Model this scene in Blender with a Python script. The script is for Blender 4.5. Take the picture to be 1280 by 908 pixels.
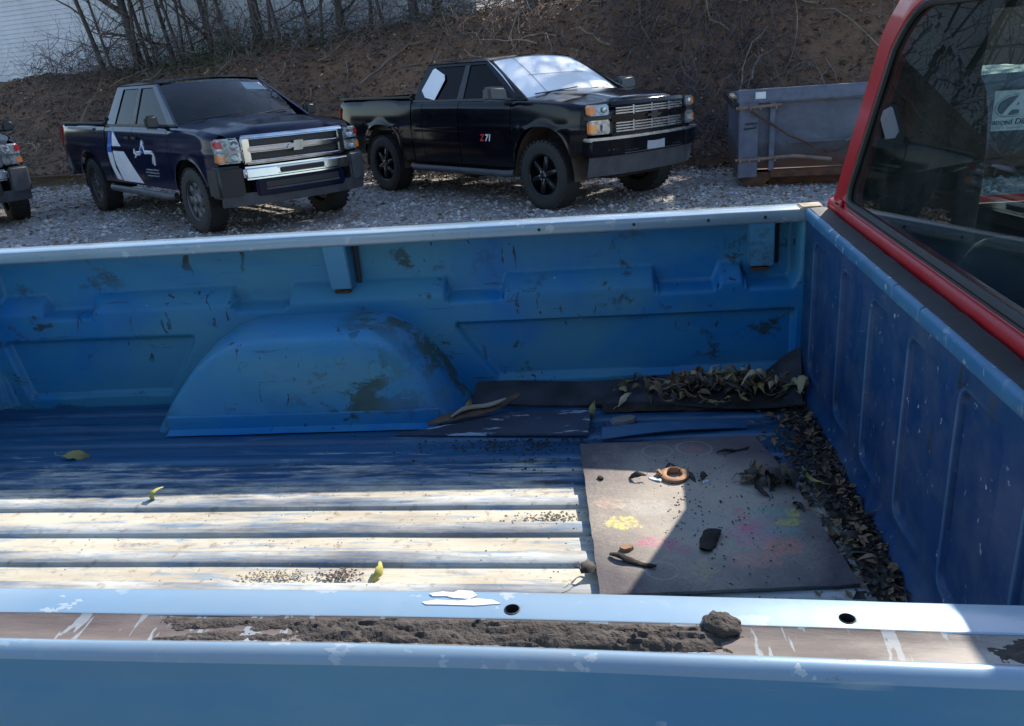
import bpy, bmesh, math, random
from mathutils import Vector, Matrix, Euler, noise as mn
R = math.radians
sc = bpy.context.scene
C = sc.collection
for o in list(bpy.data.objects): bpy.data.objects.remove(o)

# ------------------------------------------------------------------ camera
Z0 = 1.45                                   # height of the old truck's bed rail above the ground
YAW, PIT, ROL = 0.1395, 0.3612, -0.0791
cd = bpy.data.cameras.new('camera'); cam = bpy.data.objects.new('camera', cd); C.objects.link(cam)
fw = Vector((-math.sin(YAW)*math.cos(PIT), math.cos(YAW)*math.cos(PIT), -math.sin(PIT)))
rt = Vector((math.cos(YAW), math.sin(YAW), 0)); up = rt.cross(fw)
rt2 = rt*math.cos(ROL) + up*math.sin(ROL); up2 = up*math.cos(ROL) - rt*math.sin(ROL)
mw = Matrix((rt2, up2, -fw)).transposed().to_4x4(); mw.translation = (-0.5056, -1.4275, 0.4573+Z0)
cam.matrix_world = mw
cd.sensor_width = 36; cd.lens = 36*1038.4/1280; cd.clip_start = 0.02; cd.clip_end = 2000
sc.camera = cam

# ------------------------------------------------------------------ light
SUN = Vector((0.76, 1.153, 1.0)).normalized()          # towards the sun
w = bpy.data.worlds.new('World'); sc.world = w; w.use_nodes = True
nt = w.node_tree; bg = nt.nodes['Background']
sky = nt.nodes.new('ShaderNodeTexSky'); sky.sky_type = 'NISHITA'; sky.sun_disc = False
sky.sun_elevation = math.asin(SUN.z); sky.sun_rotation = math.atan2(SUN.x, SUN.y)
sky.air_density = 1.0; sky.dust_density = 0.25; sky.ozone_density = 1.0
nt.links.new(sky.outputs[0], bg.inputs[0]); bg.inputs[1].default_value = 0.15
sd = bpy.data.lights.new('sun', 'SUN'); sd.energy = 4.2; sd.angle = R(0.53); sd.color = (1.0, 0.93, 0.82)
so = bpy.data.objects.new('sun', sd); C.objects.link(so); so.location = SUN*60
so.rotation_euler = (-SUN).to_track_quat('-Z', 'Y').to_euler()
sc.view_settings.view_transform = 'Standard'; sc.view_settings.look = 'None'
sc.view_settings.exposure = 1.12; sc.view_settings.gamma = 1.0; sc.view_settings.use_curve_mapping = False

# ------------------------------------------------------------------ helpers
class MB:
    """collects verts and faces of one mesh"""
    def __init__(s): s.v = []; s.f = []
    def add(s, vs, fs):
        b = len(s.v); s.v += [tuple(x) for x in vs]; s.f += [tuple(i+b for i in f) for f in fs]; return s
    def box(s, c, d, M=None):
        x, y, z = d[0]/2, d[1]/2, d[2]/2
        vs = [Vector((a*x, b*y, e*z)) for a in (-1, 1) for b in (-1, 1) for e in (-1, 1)]
        if M: vs = [M @ p for p in vs]
        vs = [p+Vector(c) for p in vs]
        return s.add(vs, [(0,1,3,2),(4,6,7,5),(0,4,5,1),(2,3,7,6),(0,2,6,4),(1,5,7,3)])
    def hexa(s, p):                                    # 8 corners: bottom 4 ccw, top 4 ccw
        return s.add(p, [(3,2,1,0),(4,5,6,7),(0,1,5,4),(1,2,6,5),(2,3,7,6),(3,0,4,7)])
    def grid(s, nu, nv, fn, flip=False, close=False):
        vs = [fn(i/(nu-1) if not close else i/nu, j/(nv-1)) for i in range(nu) for j in range(nv)]
        fs = []
        for i in range(nu if close else nu-1):
            for j in range(nv-1):
                a = i*nv+j; b = ((i+1) % nu)*nv+j
                fs.append((a, a+1, b+1, b) if flip else (a, b, b+1, a+1))
        return s.add(vs, fs)
    def tube(s, pts, r, n=8, cap=True):
        pts = [Vector(p) for p in pts]; m = len(pts)
        rs = r if isinstance(r, (list, tuple)) else [r]*m
        vs = []; prev = None
        for i, p in enumerate(pts):
            t = (pts[min(i+1, m-1)]-pts[max(i-1, 0)])
            if t.length < 1e-9: t = Vector((0, 0, 1))
            t.normalize()
            a = prev if prev is not None else (Vector((0,0,1)) if abs(t.z) < .9 else Vector((1,0,0)))
            u = (a - t*a.dot(t))
            if u.length < 1e-6: u = t.orthogonal()
            u.normalize(); prev = u; w_ = t.cross(u)
            for k in range(n):
                an = 2*math.pi*k/n; vs.append(p+(u*math.cos(an)+w_*math.sin(an))*rs[i])
        fs = [(i*n+k, i*n+(k+1) % n, (i+1)*n+(k+1) % n, (i+1)*n+k) for i in range(m-1) for k in range(n)]
        if cap: fs += [tuple(range(n-1, -1, -1)), tuple((m-1)*n+k for k in range(n))]
        return s.add(vs, fs)
    def lathe(s, prof, n=32, o=(0,0,0), ax='y'):       # prof: (radius, along axis)
        def P(r, h, a):
            c, q = r*math.cos(a), r*math.sin(a)
            return {'y': (o[0]+c, o[1]+h, o[2]+q), 'z': (o[0]+c, o[1]+q, o[2]+h), 'x': (o[0]+h, o[1]+c, o[2]+q)}[ax]
        m = len(prof)
        vs = [P(r, h, 2*math.pi*k/n) for k in range(n) for r, h in prof]
        fs = [(k*m+j, k*m+j+1, ((k+1) % n)*m+j+1, ((k+1) % n)*m+j) for k in range(n) for j in range(m-1)]
        return s.add(vs, fs)
    def prism(s, poly, fn, t0, t1):                    # poly in 2D, fn(u,v,t) -> 3D
        n = len(poly)
        vs = [fn(u, v, t0) for u, v in poly]+[fn(u, v, t1) for u, v in poly]
        fs = [tuple(range(n-1, -1, -1)), tuple(range(n, 2*n))]+[(i, (i+1) % n, n+(i+1) % n, n+i) for i in range(n)]
        return s.add(vs, fs)
    def build(s, name, mat, parent=None, smooth=40, bevel=0, seg=2, xf=None, loc=None, weld=False):
        me = bpy.data.meshes.new(name); me.from_pydata(s.v, [], s.f)
        if xf: me.transform(xf)
        bm = bmesh.new(); bm.from_mesh(me)
        if weld: bmesh.ops.remove_doubles(bm, verts=bm.verts, dist=1e-5)
        bmesh.ops.recalc_face_normals(bm, faces=bm.faces)
        if bevel:
            es = [e for e in bm.edges if len(e.link_faces) == 2 and e.calc_face_angle(0) > R(28)]
            bmesh.ops.bevel(bm, geom=es, offset=bevel, segments=seg, affect='EDGES', clamp_overlap=True)
        bm.to_mesh(me); bm.free()
        if smooth:
            me.shade_smooth(); me.set_sharp_from_angle(angle=R(smooth))
        ms = mat if isinstance(mat, (list, tuple)) else [mat]
        for m in ms: me.materials.append(m)
        o = bpy.data.objects.new(name, me); C.objects.link(o)
        if parent: o.parent = parent
        if loc: o.location = loc
        return o
def tag(o, label=None, cat=None, group=None, kind=None):
    if label: o['label'] = label
    if cat: o['category'] = cat
    if group: o['group'] = group
    if kind: o['kind'] = kind
    return o
def empty(name, loc=(0,0,0), rz=0):
    o = bpy.data.objects.new(name, None); C.objects.link(o); o.location = loc; o.rotation_euler = (0,0,rz)
    o.empty_display_size = .2; return o
def copy_tree(o, parent=None):
    c = o.copy(); C.objects.link(c); c.parent = parent
    for ch in o.children: copy_tree(ch, c)
    return c
def lerp(a, b, t): return a+(b-a)*t
def sst(a, b, x):
    t = min(1, max(0, (x-a)/(b-a))) ; return t*t*(3-2*t)
def interp(pts, x):
    if x <= pts[0][0]: return pts[0][1]
    for (a, b), (c, d) in zip(pts, pts[1:]):
        if x <= c: return lerp(b, d, (x-a)/(c-a))
    return pts[-1][1]
def fbm(p, o=4):
    a = .5; s = 0; p = Vector(p)
    for _ in range(o): s += a*mn.noise(p); p = p*2.03; a *= .5
    return s
def rrect(u, v, cu, cv, hu, hv, r):                    # signed distance to a rounded rectangle
    du = abs(u-cu)-hu+r; dv = abs(v-cv)-hv+r
    return math.hypot(max(du, 0), max(dv, 0))+min(max(du, dv), 0)-r
def polysd(px, py, poly):                              # signed distance to a polygon (negative inside)
    d = 1e9; ins = False; n = len(poly)
    for i in range(n):
        ax, ay = poly[i]; bx, by = poly[(i+1) % n]
        ex, ey = bx-ax, by-ay; wx, wy = px-ax, py-ay
        t = max(0, min(1, (wx*ex+wy*ey)/(ex*ex+ey*ey)))
        d = min(d, math.hypot(wx-ex*t, wy-ey*t))
        if (ay > py) != (by > py) and px < ex*(py-ay)/ey+ax: ins = not ins
    return -d if ins else d

# ------------------------------------------------------------------ materials
class NB:
    def __init__(s, name):
        s.m = bpy.data.materials.new(name); s.m.use_nodes = True; s.t = s.m.node_tree
        s.b = s.t.nodes['Principled BSDF']; s.co = None
    def n(s, ty, **k):
        nd = s.t.nodes.new('ShaderNode'+ty)
        for a, b in k.items(): setattr(nd, a, b)
        return nd
    def L(s, a, b): s.t.links.new(a, b)
    def set(s, sock, v):
        if hasattr(v, 'is_output') or isinstance(v, bpy.types.NodeSocket): s.L(v, sock)
        elif isinstance(v, (tuple, list)) and len(v) == 3 and sock.type == 'RGBA': sock.default_value = (*v, 1)
        else: sock.default_value = v
    def obj(s):
        if not s.co: s.co = s.n('TexCoord').outputs['Object']
        return s.co
    def map(s, scale=(1,1,1), loc=(0,0,0), rot=(0,0,0), vec=None):
        nd = s.n('Mapping'); s.L(vec or s.obj(), nd.inputs[0])
        nd.inputs['Location'].default_value = loc; nd.inputs['Rotation'].default_value = rot; nd.inputs['Scale'].default_value = scale
        return nd.outputs[0]
    def noise(s, scale=5, detail=4, rough=.55, vec=None, dist=0):
        nd = s.n('TexNoise'); s.L(vec or s.obj(), nd.inputs['Vector'])
        nd.inputs['Scale'].default_value = scale; nd.inputs['Detail'].default_value = detail
        nd.inputs['Roughness'].default_value = rough; nd.inputs['Distortion'].default_value = dist
        return nd.outputs['Fac']
    def voro(s, scale=5, vec=None, out='Distance', feat='F1'):
        nd = s.n('TexVoronoi', feature=feat); s.L(vec or s.obj(), nd.inputs['Vector']); nd.inputs['Scale'].default_value = scale
        return nd.outputs[out]
    def ramp(s, f, stops):
        nd = s.n('ValToRGB'); s.set(nd.inputs[0], f); e = nd.color_ramp.elements
        while len(e) < len(stops): e.new(.5)
        for q, (p, c) in zip(e, stops):
            q.position = p; q.color = (c, c, c, 1) if isinstance(c, (int, float)) else (*c, 1)
        return nd.outputs[0]
    def mix(s, f, a, b, mode='MIX'):
        nd = s.n('Mix', data_type='RGBA', blend_type=mode)
        s.set(nd.inputs[0], f); s.set(nd.inputs[6], a); s.set(nd.inputs[7], b); return nd.outputs[2]
    def ma(s, op, a, b=0., c=0., clamp=False):
        nd = s.n('Math', operation=op, use_clamp=clamp); s.set(nd.inputs[0], a); s.set(nd.inputs[1], b); s.set(nd.inputs[2], c); return nd.outputs[0]
    def sep(s, v=None):
        nd = s.n('SeparateXYZ'); s.L(v or s.obj(), nd.inputs[0]); return nd.outputs
    def bump(s, h, st=.3, d=.01, nrm=None):
        nd = s.n('Bump'); s.set(nd.inputs['Height'], h); nd.inputs['Strength'].default_value = st; nd.inputs['Distance'].default_value = d
        if nrm is not None: s.L(nrm, nd.inputs['Normal'])
        return nd.outputs[0]
    def done(s, col=None, rough=None, metal=None, bump=None, **k):
        I = s.b.inputs
        if col is not None: s.set(I['Base Color'], col)
        if rough is not None: s.set(I['Roughness'], rough)
        if metal is not None: s.set(I['Metallic'], metal)
        if bump is not None: s.L(bump, I['Normal'])
        for a, b in k.items(): s.set(I[a.replace('_', ' ')], b)
        return s.m
def simple(name, col, rough=.5, metal=0, var=.25, scale=8, bump=0, bs=60, **k):
    b = NB(name); nz = b.noise(scale, 5)
    f = b.ramp(nz, [(.3, 1-var), (.7, 1+var*.6)])
    c = b.mix(1.0, col, f, 'MULTIPLY')
    bp = b.bump(b.noise(bs, 4), bump, .004) if bump else None
    rr = b.ma('MULTIPLY_ADD', nz, .25, rough-.12, clamp=True)
    return b.done(c, rr, metal, bp, **k)
M = {}
def bedpaint(name, c1, c2, fade, dark=.62, dust=0.0, rough=.36, scr=.62, grey=(.030,.055,.065), chip=(55, .745), metal=0.0, coat=.03, fr=(.50, .70), edge=0.0, cr=.28):
    b = NB(name)
    n1 = b.noise(2.3, 6, .6); col = b.mix(b.ramp(n1, [(.35, 0), (.68, 1)]), c1, c2)
    n2 = b.noise(1.3, 5, .62, b.map((1, 1, 2.2), (3.1, 1, .4)), .6)
    col = b.mix(b.ramp(n2, [(fr[0], 0), (fr[1], .8)]), col, fade)                      # sun-bleached, chalky patches
    rub = b.noise(6.5, 8, .72, b.map((1, 1, 1.5), (7, 2, 1)), .3)
    msk = b.noise(2.2, 3, .5, b.map((1, 1, 1), (2, 9, 5)))
    worn = b.ma('MULTIPLY', b.ramp(rub, [(dark, 0), (dark+.05, 1)]), b.ramp(msk, [(.45, 0), (.6, 1)]))
    col = b.mix(worn, col, grey)
    s1 = b.noise(26, 3, .6, b.map((1.0, 1, .35), (1, 4, 2), (0, .6, 0)), .8)
    s2 = b.ma('MULTIPLY', b.ramp(s1, [(scr+.10, 0), (scr+.12, 1)]), b.ramp(b.noise(4, 2), [(.48, 0), (.58, 1)]))
    col = b.mix(s2, col, (.02, .025, .03))
    ch = b.ma('MULTIPLY', b.ramp(b.noise(chip[0], 4, .6, b.map((.6, 1, .6), (5, 5, 5))), [(chip[1], 0), (chip[1]+.012, .85)]), b.ramp(b.noise(6, 3, .6, b.map((1, 1, 1), (8, 2, 1))), [(.46, .1), (.58, 1)]))
    col = b.mix(ch, col, (.42, .47, .5))
    if edge:                                                                        # paler blue on the pressed edges
        pt = b.n('NewGeometry').outputs['Pointiness']
        col = b.mix(b.ma('MULTIPLY', b.ramp(pt, [(.515, 0), (.56, 1)]), edge), col, (.10,.24,.36))
    ln = b.noise(6, 3, .6, b.map((.5, 9, 9), (3, 3, 3), (.06, .1, .05)), .2)
    col = b.mix(b.ma('MULTIPLY', b.ramp(ln, [(.665, 0), (.675, .7)]), b.ramp(b.noise(11, 3), [(.45, 0), (.6, 1)])), col, (.34,.40,.44) if chip[1] < .7 else (.03,.05,.07))
    if dust:
        dn = b.noise(5, 7, .7, b.map((.6, 1.5, 1.5), (1, 8, 3)))
        col = b.mix(b.ma('MULTIPLY', b.ramp(dn, [(.42, 0), (.7, 1)]), dust), col, (.34, .30, .23))
    rr = b.ma('ADD', b.ma('MULTIPLY', n2, .3), rough-.1)
    bp = b.bump(b.noise(9, 3), .06, .02, b.bump(b.ma('ADD', worn, ch), .15, .001))
    return b.done(col, rr, metal, bp, Coat_Weight=coat, Coat_Roughness=cr, Specular_IOR_Level=.5 if coat > .5 else .32)
M['blue'] = bedpaint('blue_bed_paint', (.004,.120,.34), (.010,.175,.40), (.062,.215,.285), .58, fr=(.42, .62), scr=.53, edge=.35, rough=.44)
M['bluewell'] = bedpaint('scuffed_blue_paint', (.006,.135,.36), (.014,.20,.42), (.070,.24,.30), .485, fr=(.42, .62), rough=.44, scr=.53, edge=.3, dust=.15, grey=(.03,.075,.075))
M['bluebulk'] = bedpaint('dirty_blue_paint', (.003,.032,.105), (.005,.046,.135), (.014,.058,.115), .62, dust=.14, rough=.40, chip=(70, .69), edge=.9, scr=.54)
M['bluetop'] = bedpaint('worn_blue_edge_paint', (.006,.07,.19), (.010,.10,.24), (.05,.15,.22), .54, chip=(50, .61), edge=.5, rough=.42)
M['bluerail'] = bedpaint('sunlit_blue_rail_paint', (.17,.27,.37), (.20,.31,.40), (.30,.37,.42), .64, rough=.36, dust=.3, chip=(48, .60), metal=.25, coat=1.0, cr=.2, grey=(.10,.08,.07))  # base blue lightened to stand in for sun glare; chips and dust are wear
M['blueskin'] = bedpaint('oxidised_blue_paint', (.040,.165,.30), (.065,.205,.31), (.13,.26,.28), .72, rough=.36, chip=(40, .675), scr=.62, dust=.12)

def floor_mat(name, tan_bias, rib):
    b = NB(name); y = b.sep()[1]
    st = b.noise(3.2, 7, .68, b.map((.55, 9, 1), (2, 1, 0)), .2)                    # streaks along the bed
    bl = b.noise(4.5, 6, .65, b.map((.8, 2.5, 1), (9, 4, 0)))
    base = b.mix(b.ramp(st, [(.35, 0), (.65, 1)]), (.008,.045,.115), (.020,.095,.19))
    base = b.mix(b.ramp(b.noise(7, 7, .7, b.map((.5, 6, 1), (4, 4, 0))), [(.57, 0), (.66, .7)]), base, (.10,.15,.20))
    base = b.mix(b.ramp(b.noise(5, 7, .7, b.map((.4, 8, 1), (1, 7, 0))), [(.56, 0), (.64, .9)]), base, (.03,.027,.026))
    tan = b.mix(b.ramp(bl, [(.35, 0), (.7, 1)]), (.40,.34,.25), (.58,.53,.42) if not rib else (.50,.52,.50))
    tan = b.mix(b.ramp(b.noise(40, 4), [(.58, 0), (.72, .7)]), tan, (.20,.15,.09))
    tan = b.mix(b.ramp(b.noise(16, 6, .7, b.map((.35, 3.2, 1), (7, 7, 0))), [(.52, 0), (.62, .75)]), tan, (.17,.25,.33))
    # near-side dried silt, tan ended at the rail's shadow edge to deepen shade
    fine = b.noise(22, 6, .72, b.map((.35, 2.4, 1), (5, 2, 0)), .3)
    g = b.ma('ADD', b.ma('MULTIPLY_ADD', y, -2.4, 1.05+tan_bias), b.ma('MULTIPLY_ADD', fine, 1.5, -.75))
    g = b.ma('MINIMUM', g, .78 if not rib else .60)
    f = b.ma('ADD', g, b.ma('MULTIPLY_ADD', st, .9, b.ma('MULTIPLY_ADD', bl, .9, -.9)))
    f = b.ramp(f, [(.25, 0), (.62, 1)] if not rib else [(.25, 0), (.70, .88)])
    col = b.mix(f, base, tan)
    bp = b.bump(b.noise(60, 5, .7), .25, .002, b.bump(b.noise(14, 3, .5, b.map((.5, 1.5, 1))), .2, .006))
    return b.done(col, b.ma('MULTIPLY_ADD', f, .35, .42), 0, bp)
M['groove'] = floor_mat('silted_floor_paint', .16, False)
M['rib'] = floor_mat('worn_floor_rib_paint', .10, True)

def carpaint(name, c, rough=.12, flake=.0, dirt=.25, dcol=(.12,.11,.10)):
    b = NB(name); n1 = b.noise(3, 6, .65); z = b.sep()[2]
    low = b.ma('MULTIPLY_ADD', z, -1.2, 1.05, clamp=True)                          # road dust thrown up on the sills
    f = b.ma('MULTIPLY', b.ma('ADD', b.ramp(n1, [(.4, .1), (.75, .8)]), low), dirt, clamp=True)
    col = b.mix(f, c, dcol)
    return b.done(col, b.ma('MULTIPLY_ADD', f, .5, rough), 0, b.bump(b.noise(6, 2), .02, .02), Coat_Weight=.08, Coat_Roughness=.06, Specular_IOR_Level=.18)
M['navy'] = carpaint('navy_car_paint', (.0025,.006,.026), .14, dirt=.05)
M['black'] = carpaint('black_car_paint', (.002,.0025,.006), .12, dirt=.05)
M['charcoal'] = carpaint('charcoal_car_paint', (.010,.013,.018), .2)
M['red'] = carpaint('red_cab_paint', (.36,.010,.016), .3, dirt=.22, dcol=(.20,.13,.11))
M['plasticblack'] = simple('black_plastic', (.012,.013,.015), .45, var=.3, bump=.05)
M['plasticgrey'] = simple('grey_plastic', (.055,.06,.07), .5, var=.3)
M['chrome'] = simple('chrome', (.46,.48,.51), .17, 1.0, var=.15)
M['dimchrome'] = simple('tarnished_chrome', (.36,.37,.40), .28, 1.0, var=.2)
M['rubber'] = simple('tyre_rubber', (.018,.018,.019), .75, var=.4, bump=.2)
M['gasket'] = simple('black_gasket', (.010,.010,.011), .5, var=.3)
M['rimgrey'] = simple('grey_steel_wheel', (.10,.105,.115), .42, .6, var=.35)
M['rimblack'] = simple('black_alloy_wheel', (.008,.009,.013), .25, .2, var=.3)
M['under'] = simple('underbody', (.012,.011,.010), .85, var=.4)
M['mudliner'] = simple('muddy_wheel_liner', (.10,.075,.055), .9, var=.5, scale=5)
M['interior'] = simple('dark_interior', (.012,.012,.013), .8, var=.3)
M['seat'] = simple('dark_seat_cloth', (.018,.018,.021), .9, var=.3, bump=.2, bs=200)
M['film'] = simple('white_window_film', (.80,.80,.81), .22, 0, var=.04, scale=2, Coat_Weight=.35, Coat_Roughness=.03)
M['paper'] = simple('white_paper', (.74,.75,.76), .6, var=.05)
M['amber'] = simple('amber_lens', (.75,.22,.03), .15, var=.2, Coat_Weight=1.0)
M['redlens'] = simple('red_lens', (.45,.02,.02), .15, var=.2, Coat_Weight=1.0)
M['lens'] = simple('headlamp_lens', (.42,.45,.44), .12, .35, var=.5, scale=30, Coat_Weight=1.0, Coat_Roughness=.03)
M['lensdark'] = simple('smoked_headlamp_lens', (.30,.33,.36), .12, .35, var=.6, scale=26, Coat_Weight=1.0, Coat_Roughness=.03)
M['decalwhite'] = simple('white_decal', (.66,.68,.72), .4, var=.08)
M['decalblue'] = simple('blue_decal', (.02,.10,.42), .4, var=.1)
M['decalred'] = simple('red_decal', (.55,.03,.04), .4, var=.1)
M['decalgrey'] = simple('grey_decal', (.30,.33,.38), .4, var=.1)
def glassmat(name, tint, rough=.02, dirt=.1, dcol=(.3,.33,.32), ior=1.5):
    b = NB(name); t = b.t; out = t.nodes['Material Output']; t.nodes.remove(b.b)
    fr = b.n('Fresnel'); fr.inputs[0].default_value = ior
    tr = b.n('BsdfTransparent'); tr.inputs[0].default_value = (*tint, 1)
    gl = b.n('BsdfGlossy'); gl.inputs['Roughness'].default_value = rough
    mx = b.n('MixShader'); b.L(fr.outputs[0], mx.inputs[0]); b.L(tr.outputs[0], mx.inputs[1]); b.L(gl.outputs[0], mx.inputs[2])
    df = b.n('BsdfDiffuse'); df.inputs[0].default_value = (*dcol, 1)
    m2 = b.n('MixShader'); f = b.ma('MULTIPLY', b.ramp(b.noise(7, 7, .7), [(.45, .15), (.8, 1)]), dirt)
    b.L(f, m2.inputs[0]); b.L(mx.outputs[0], m2.inputs[1]); b.L(df.outputs[0], m2.inputs[2]); b.L(m2.outputs[0], out.inputs[0])
    return b.m
M['cabglass'] = glassmat('cab_glass', (.72,.83,.80), .01, .14, dcol=(.16,.22,.20))
M['sideglass'] = glassmat('tinted_side_glass', (.05,.06,.08), .01, .01, ior=1.25)
M['windglass'] = glassmat('windscreen_glass', (.72,.80,.80), .01, .02, ior=1.42)

def ground_mat():
    b = NB('gravel_ground'); n1 = b.noise(.5, 6, .6); v = b.voro(28); n2 = b.noise(9, 6, .7)
    col = b.mix(b.ramp(n1, [(.35, 0), (.65, 1)]), (.25,.225,.21), (.39,.36,.34))
    col = b.mix(b.ramp(n2, [(.45, 0), (.7, .8)]), col, (.11,.085,.065))
    col = b.mix(b.ramp(v, [(.0, .35), (.45, 0)]), col, (.45,.45,.46))
    return b.done(col, .9, 0, b.bump(v, .8, .02, b.bump(n2, .6, .03)))
M['ground'] = ground_mat()
def bank_mat():
    b = NB('bank_earth'); n1 = b.noise(.9, 7, .65, dist=.4); n2 = b.noise(6, 7, .7)
    col = b.mix(b.ramp(n1, [(.35, 0), (.65, 1)]), (.115,.060,.036), (.23,.125,.072))
    col = b.mix(b.ramp(n2, [(.5, 0), (.75, .8)]), col, (.035,.024,.018))
    col = b.mix(b.ramp(b.noise(17, 5, .7), [(.6, 0), (.7, .6)]), col, (.17,.12,.08))
    return b.done(col, .95, 0, b.bump(n2, .9, .08, b.bump(b.noise(25, 4), .7, .02)))
M['bank'] = bank_mat()
M['stone'] = simple('gravel_stone', (.47,.44,.425), .85, var=.7, scale=3)
M['stonebrown'] = simple('brown_gravel_stone', (.17,.13,.10), .9, var=.5, scale=3)
def leafmat(name, a, c, tr=.25):
    b = NB(name)
    oi = b.n('ObjectInfo').outputs['Random']
    col = b.mix(b.ma('ADD', b.ma('MULTIPLY', oi, .5), b.ma('MULTIPLY', b.noise(1.7 if tr < .2 else 14, 3), .6)), a, c)
    return b.done(col, .75, 0, b.bump(b.noise(70, 3), .3, .002), Subsurface_Weight=0.0)
M['leafbrown'] = leafmat('dead_leaf_brown', (.095,.048,.022), (.25,.145,.075), .1)
M['leafdark'] = leafmat('wet_dark_leaf', (.018,.014,.012), (.06,.045,.034), .1)
M['leafolive'] = leafmat('withered_olive_leaf', (.13,.105,.030), (.29,.24,.085))
M['leafpale'] = leafmat('dry_pale_leaf', (.30,.22,.12), (.44,.35,.22))
M['leafyellow'] = leafmat('yellow_green_leaf', (.24,.25,.05), (.42,.38,.09))
M['leafgreen'] = leafmat('ivy_green_leaf', (.012,.040,.010), (.035,.085,.022), .1)
M['twig'] = simple('grey_brown_twig', (.145,.115,.10), .9, var=.65, scale=1.3)
M['twigpale'] = simple('pale_dry_branch', (.26,.20,.15), .9, var=.4, scale=3)
M['twigdark'] = simple('dark_vine_stem', (.07,.055,.058), .9, var=.5, scale=2)
def bark():
    b = NB('bark'); n1 = b.noise(6, 7, .7, b.map((3, 3, .5)))
    col = b.mix(b.ramp(n1, [(.35, 0), (.7, 1)]), (.030,.024,.022), (.12,.10,.09))
    return b.done(col, .9, 0, b.bump(n1, .9, .03))
M['bark'] = bark()
def siding():
    b = NB('white_vinyl_siding'); n = b.noise(1.2, 6, .65, b.map((1, 1, .4)))
    col = b.mix(b.ramp(n, [(.4, 0), (.75, .6)]), (.50,.52,.56), (.30,.31,.32))
    return b.done(col, .55, 0)
M['siding'] = siding()
M['roofing'] = simple('grey_shingle', (.08,.08,.085), .9, var=.3)
def steel():
    b = NB('grey_container_steel'); z = b.sep()[2]; n = b.noise(2.2, 7, .68)
    col = b.mix(b.ramp(n, [(.35, 0), (.7, 1)]), (.080,.098,.135), (.135,.155,.195))
    low = b.ma('ADD', b.ma('MULTIPLY_ADD', z, -1.5, 1.17), b.ma('MULTIPLY_ADD', n, .6, -.3))
    col = b.mix(b.ramp(low, [(.30, 0), (.42, .8)]), col, (.050,.050,.055))
    col = b.mix(b.ramp(low, [(.55, 0), (.72, .9)]), col, (.10,.045,.03))
    dent = b.noise(1.7, 3, .5, b.map((1, 1, 1.6), (2, 3, 4)), 1.0)
    return b.done(col, .55, .1, b.bump(dent, .5, .06))
M['steel'] = steel()
M['steelrail'] = simple('grey_painted_rail', (.115,.145,.205), .5, .1, var=.3)
M['rust'] = simple('rusty_steel', (.11,.05,.032), .85, .1, var=.5, bump=.3)
M['rustpale'] = simple('pale_rusty_rod', (.22,.15,.12), .8, 0, var=.4)
M['crust'] = simple('cracked_mud_crust', (.062,.050,.043), .95, var=.65, scale=40, bump=1.0, bs=260)
M['grime'] = None
def grime():
    b = NB('grimy_rail_channel'); n = b.noise(8, 8, .7, b.map((.5, 2, 1))); sc_ = b.noise(34, 4, .6, b.map((1.6, .28, 1), (1, 2, 3), (0, 0, .8)), .3)
    col = b.mix(b.ramp(n, [(.35, 0), (.7, 1)]), (.075,.055,.05), (.19,.155,.14))
    col = b.mix(b.ramp(sc_, [(.585, 0), (.60, .55)]), col, (.30,.36,.40))
    xx = b.sep()[0]; col = b.mix(b.ma('MULTIPLY', b.ramp(b.ma('ADD', b.ma('MULTIPLY_ADD', xx, 2.2, 1.15), b.ma('MULTIPLY_ADD', n, .8, -.4)), [(.35, 0), (.7, 1)]), .8), col, (.42,.37,.32))
    return b.done(col, .7, 0, b.bump(n, .5, .004))
M['grime'] = grime()
M['tar'] = simple('tarred_cap', (.022,.022,.026), .7, var=.5, scale=14, bump=.5, bs=90)
M['silt'] = simple('dried_silt', (.44,.37,.27), .95, var=.4, scale=30, bump=.9, bs=200)
M['humus'] = simple('leaf_mould', (.028,.020,.015), .95, var=.6, scale=20, bump=.9, bs=120)
M['board'] = None
def board():
    b = NB('peeling_blue_board'); n = b.noise(9, 8, .72, b.map((.7, 3, 1)))
    col = b.mix(b.ramp(b.noise(4, 4), [(.4, 0), (.6, 1)]), (.014,.020,.040), (.03,.04,.07))
    col = b.mix(b.ramp(n, [(.54, 0), (.57, .9)]), col, (.28,.34,.42))
    return b.done(col, .7, 0, b.bump(n, .5, .003))
M['board'] = board()
M['rubberstrip'] = simple('old_black_rubber', (.034,.034,.040), .65, var=.75, scale=9, bump=.4, bs=40)
M['ring'] = simple('rusty_ring', (.32,.17,.085), .7, .2, var=.35, scale=20, bump=.3)
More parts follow.
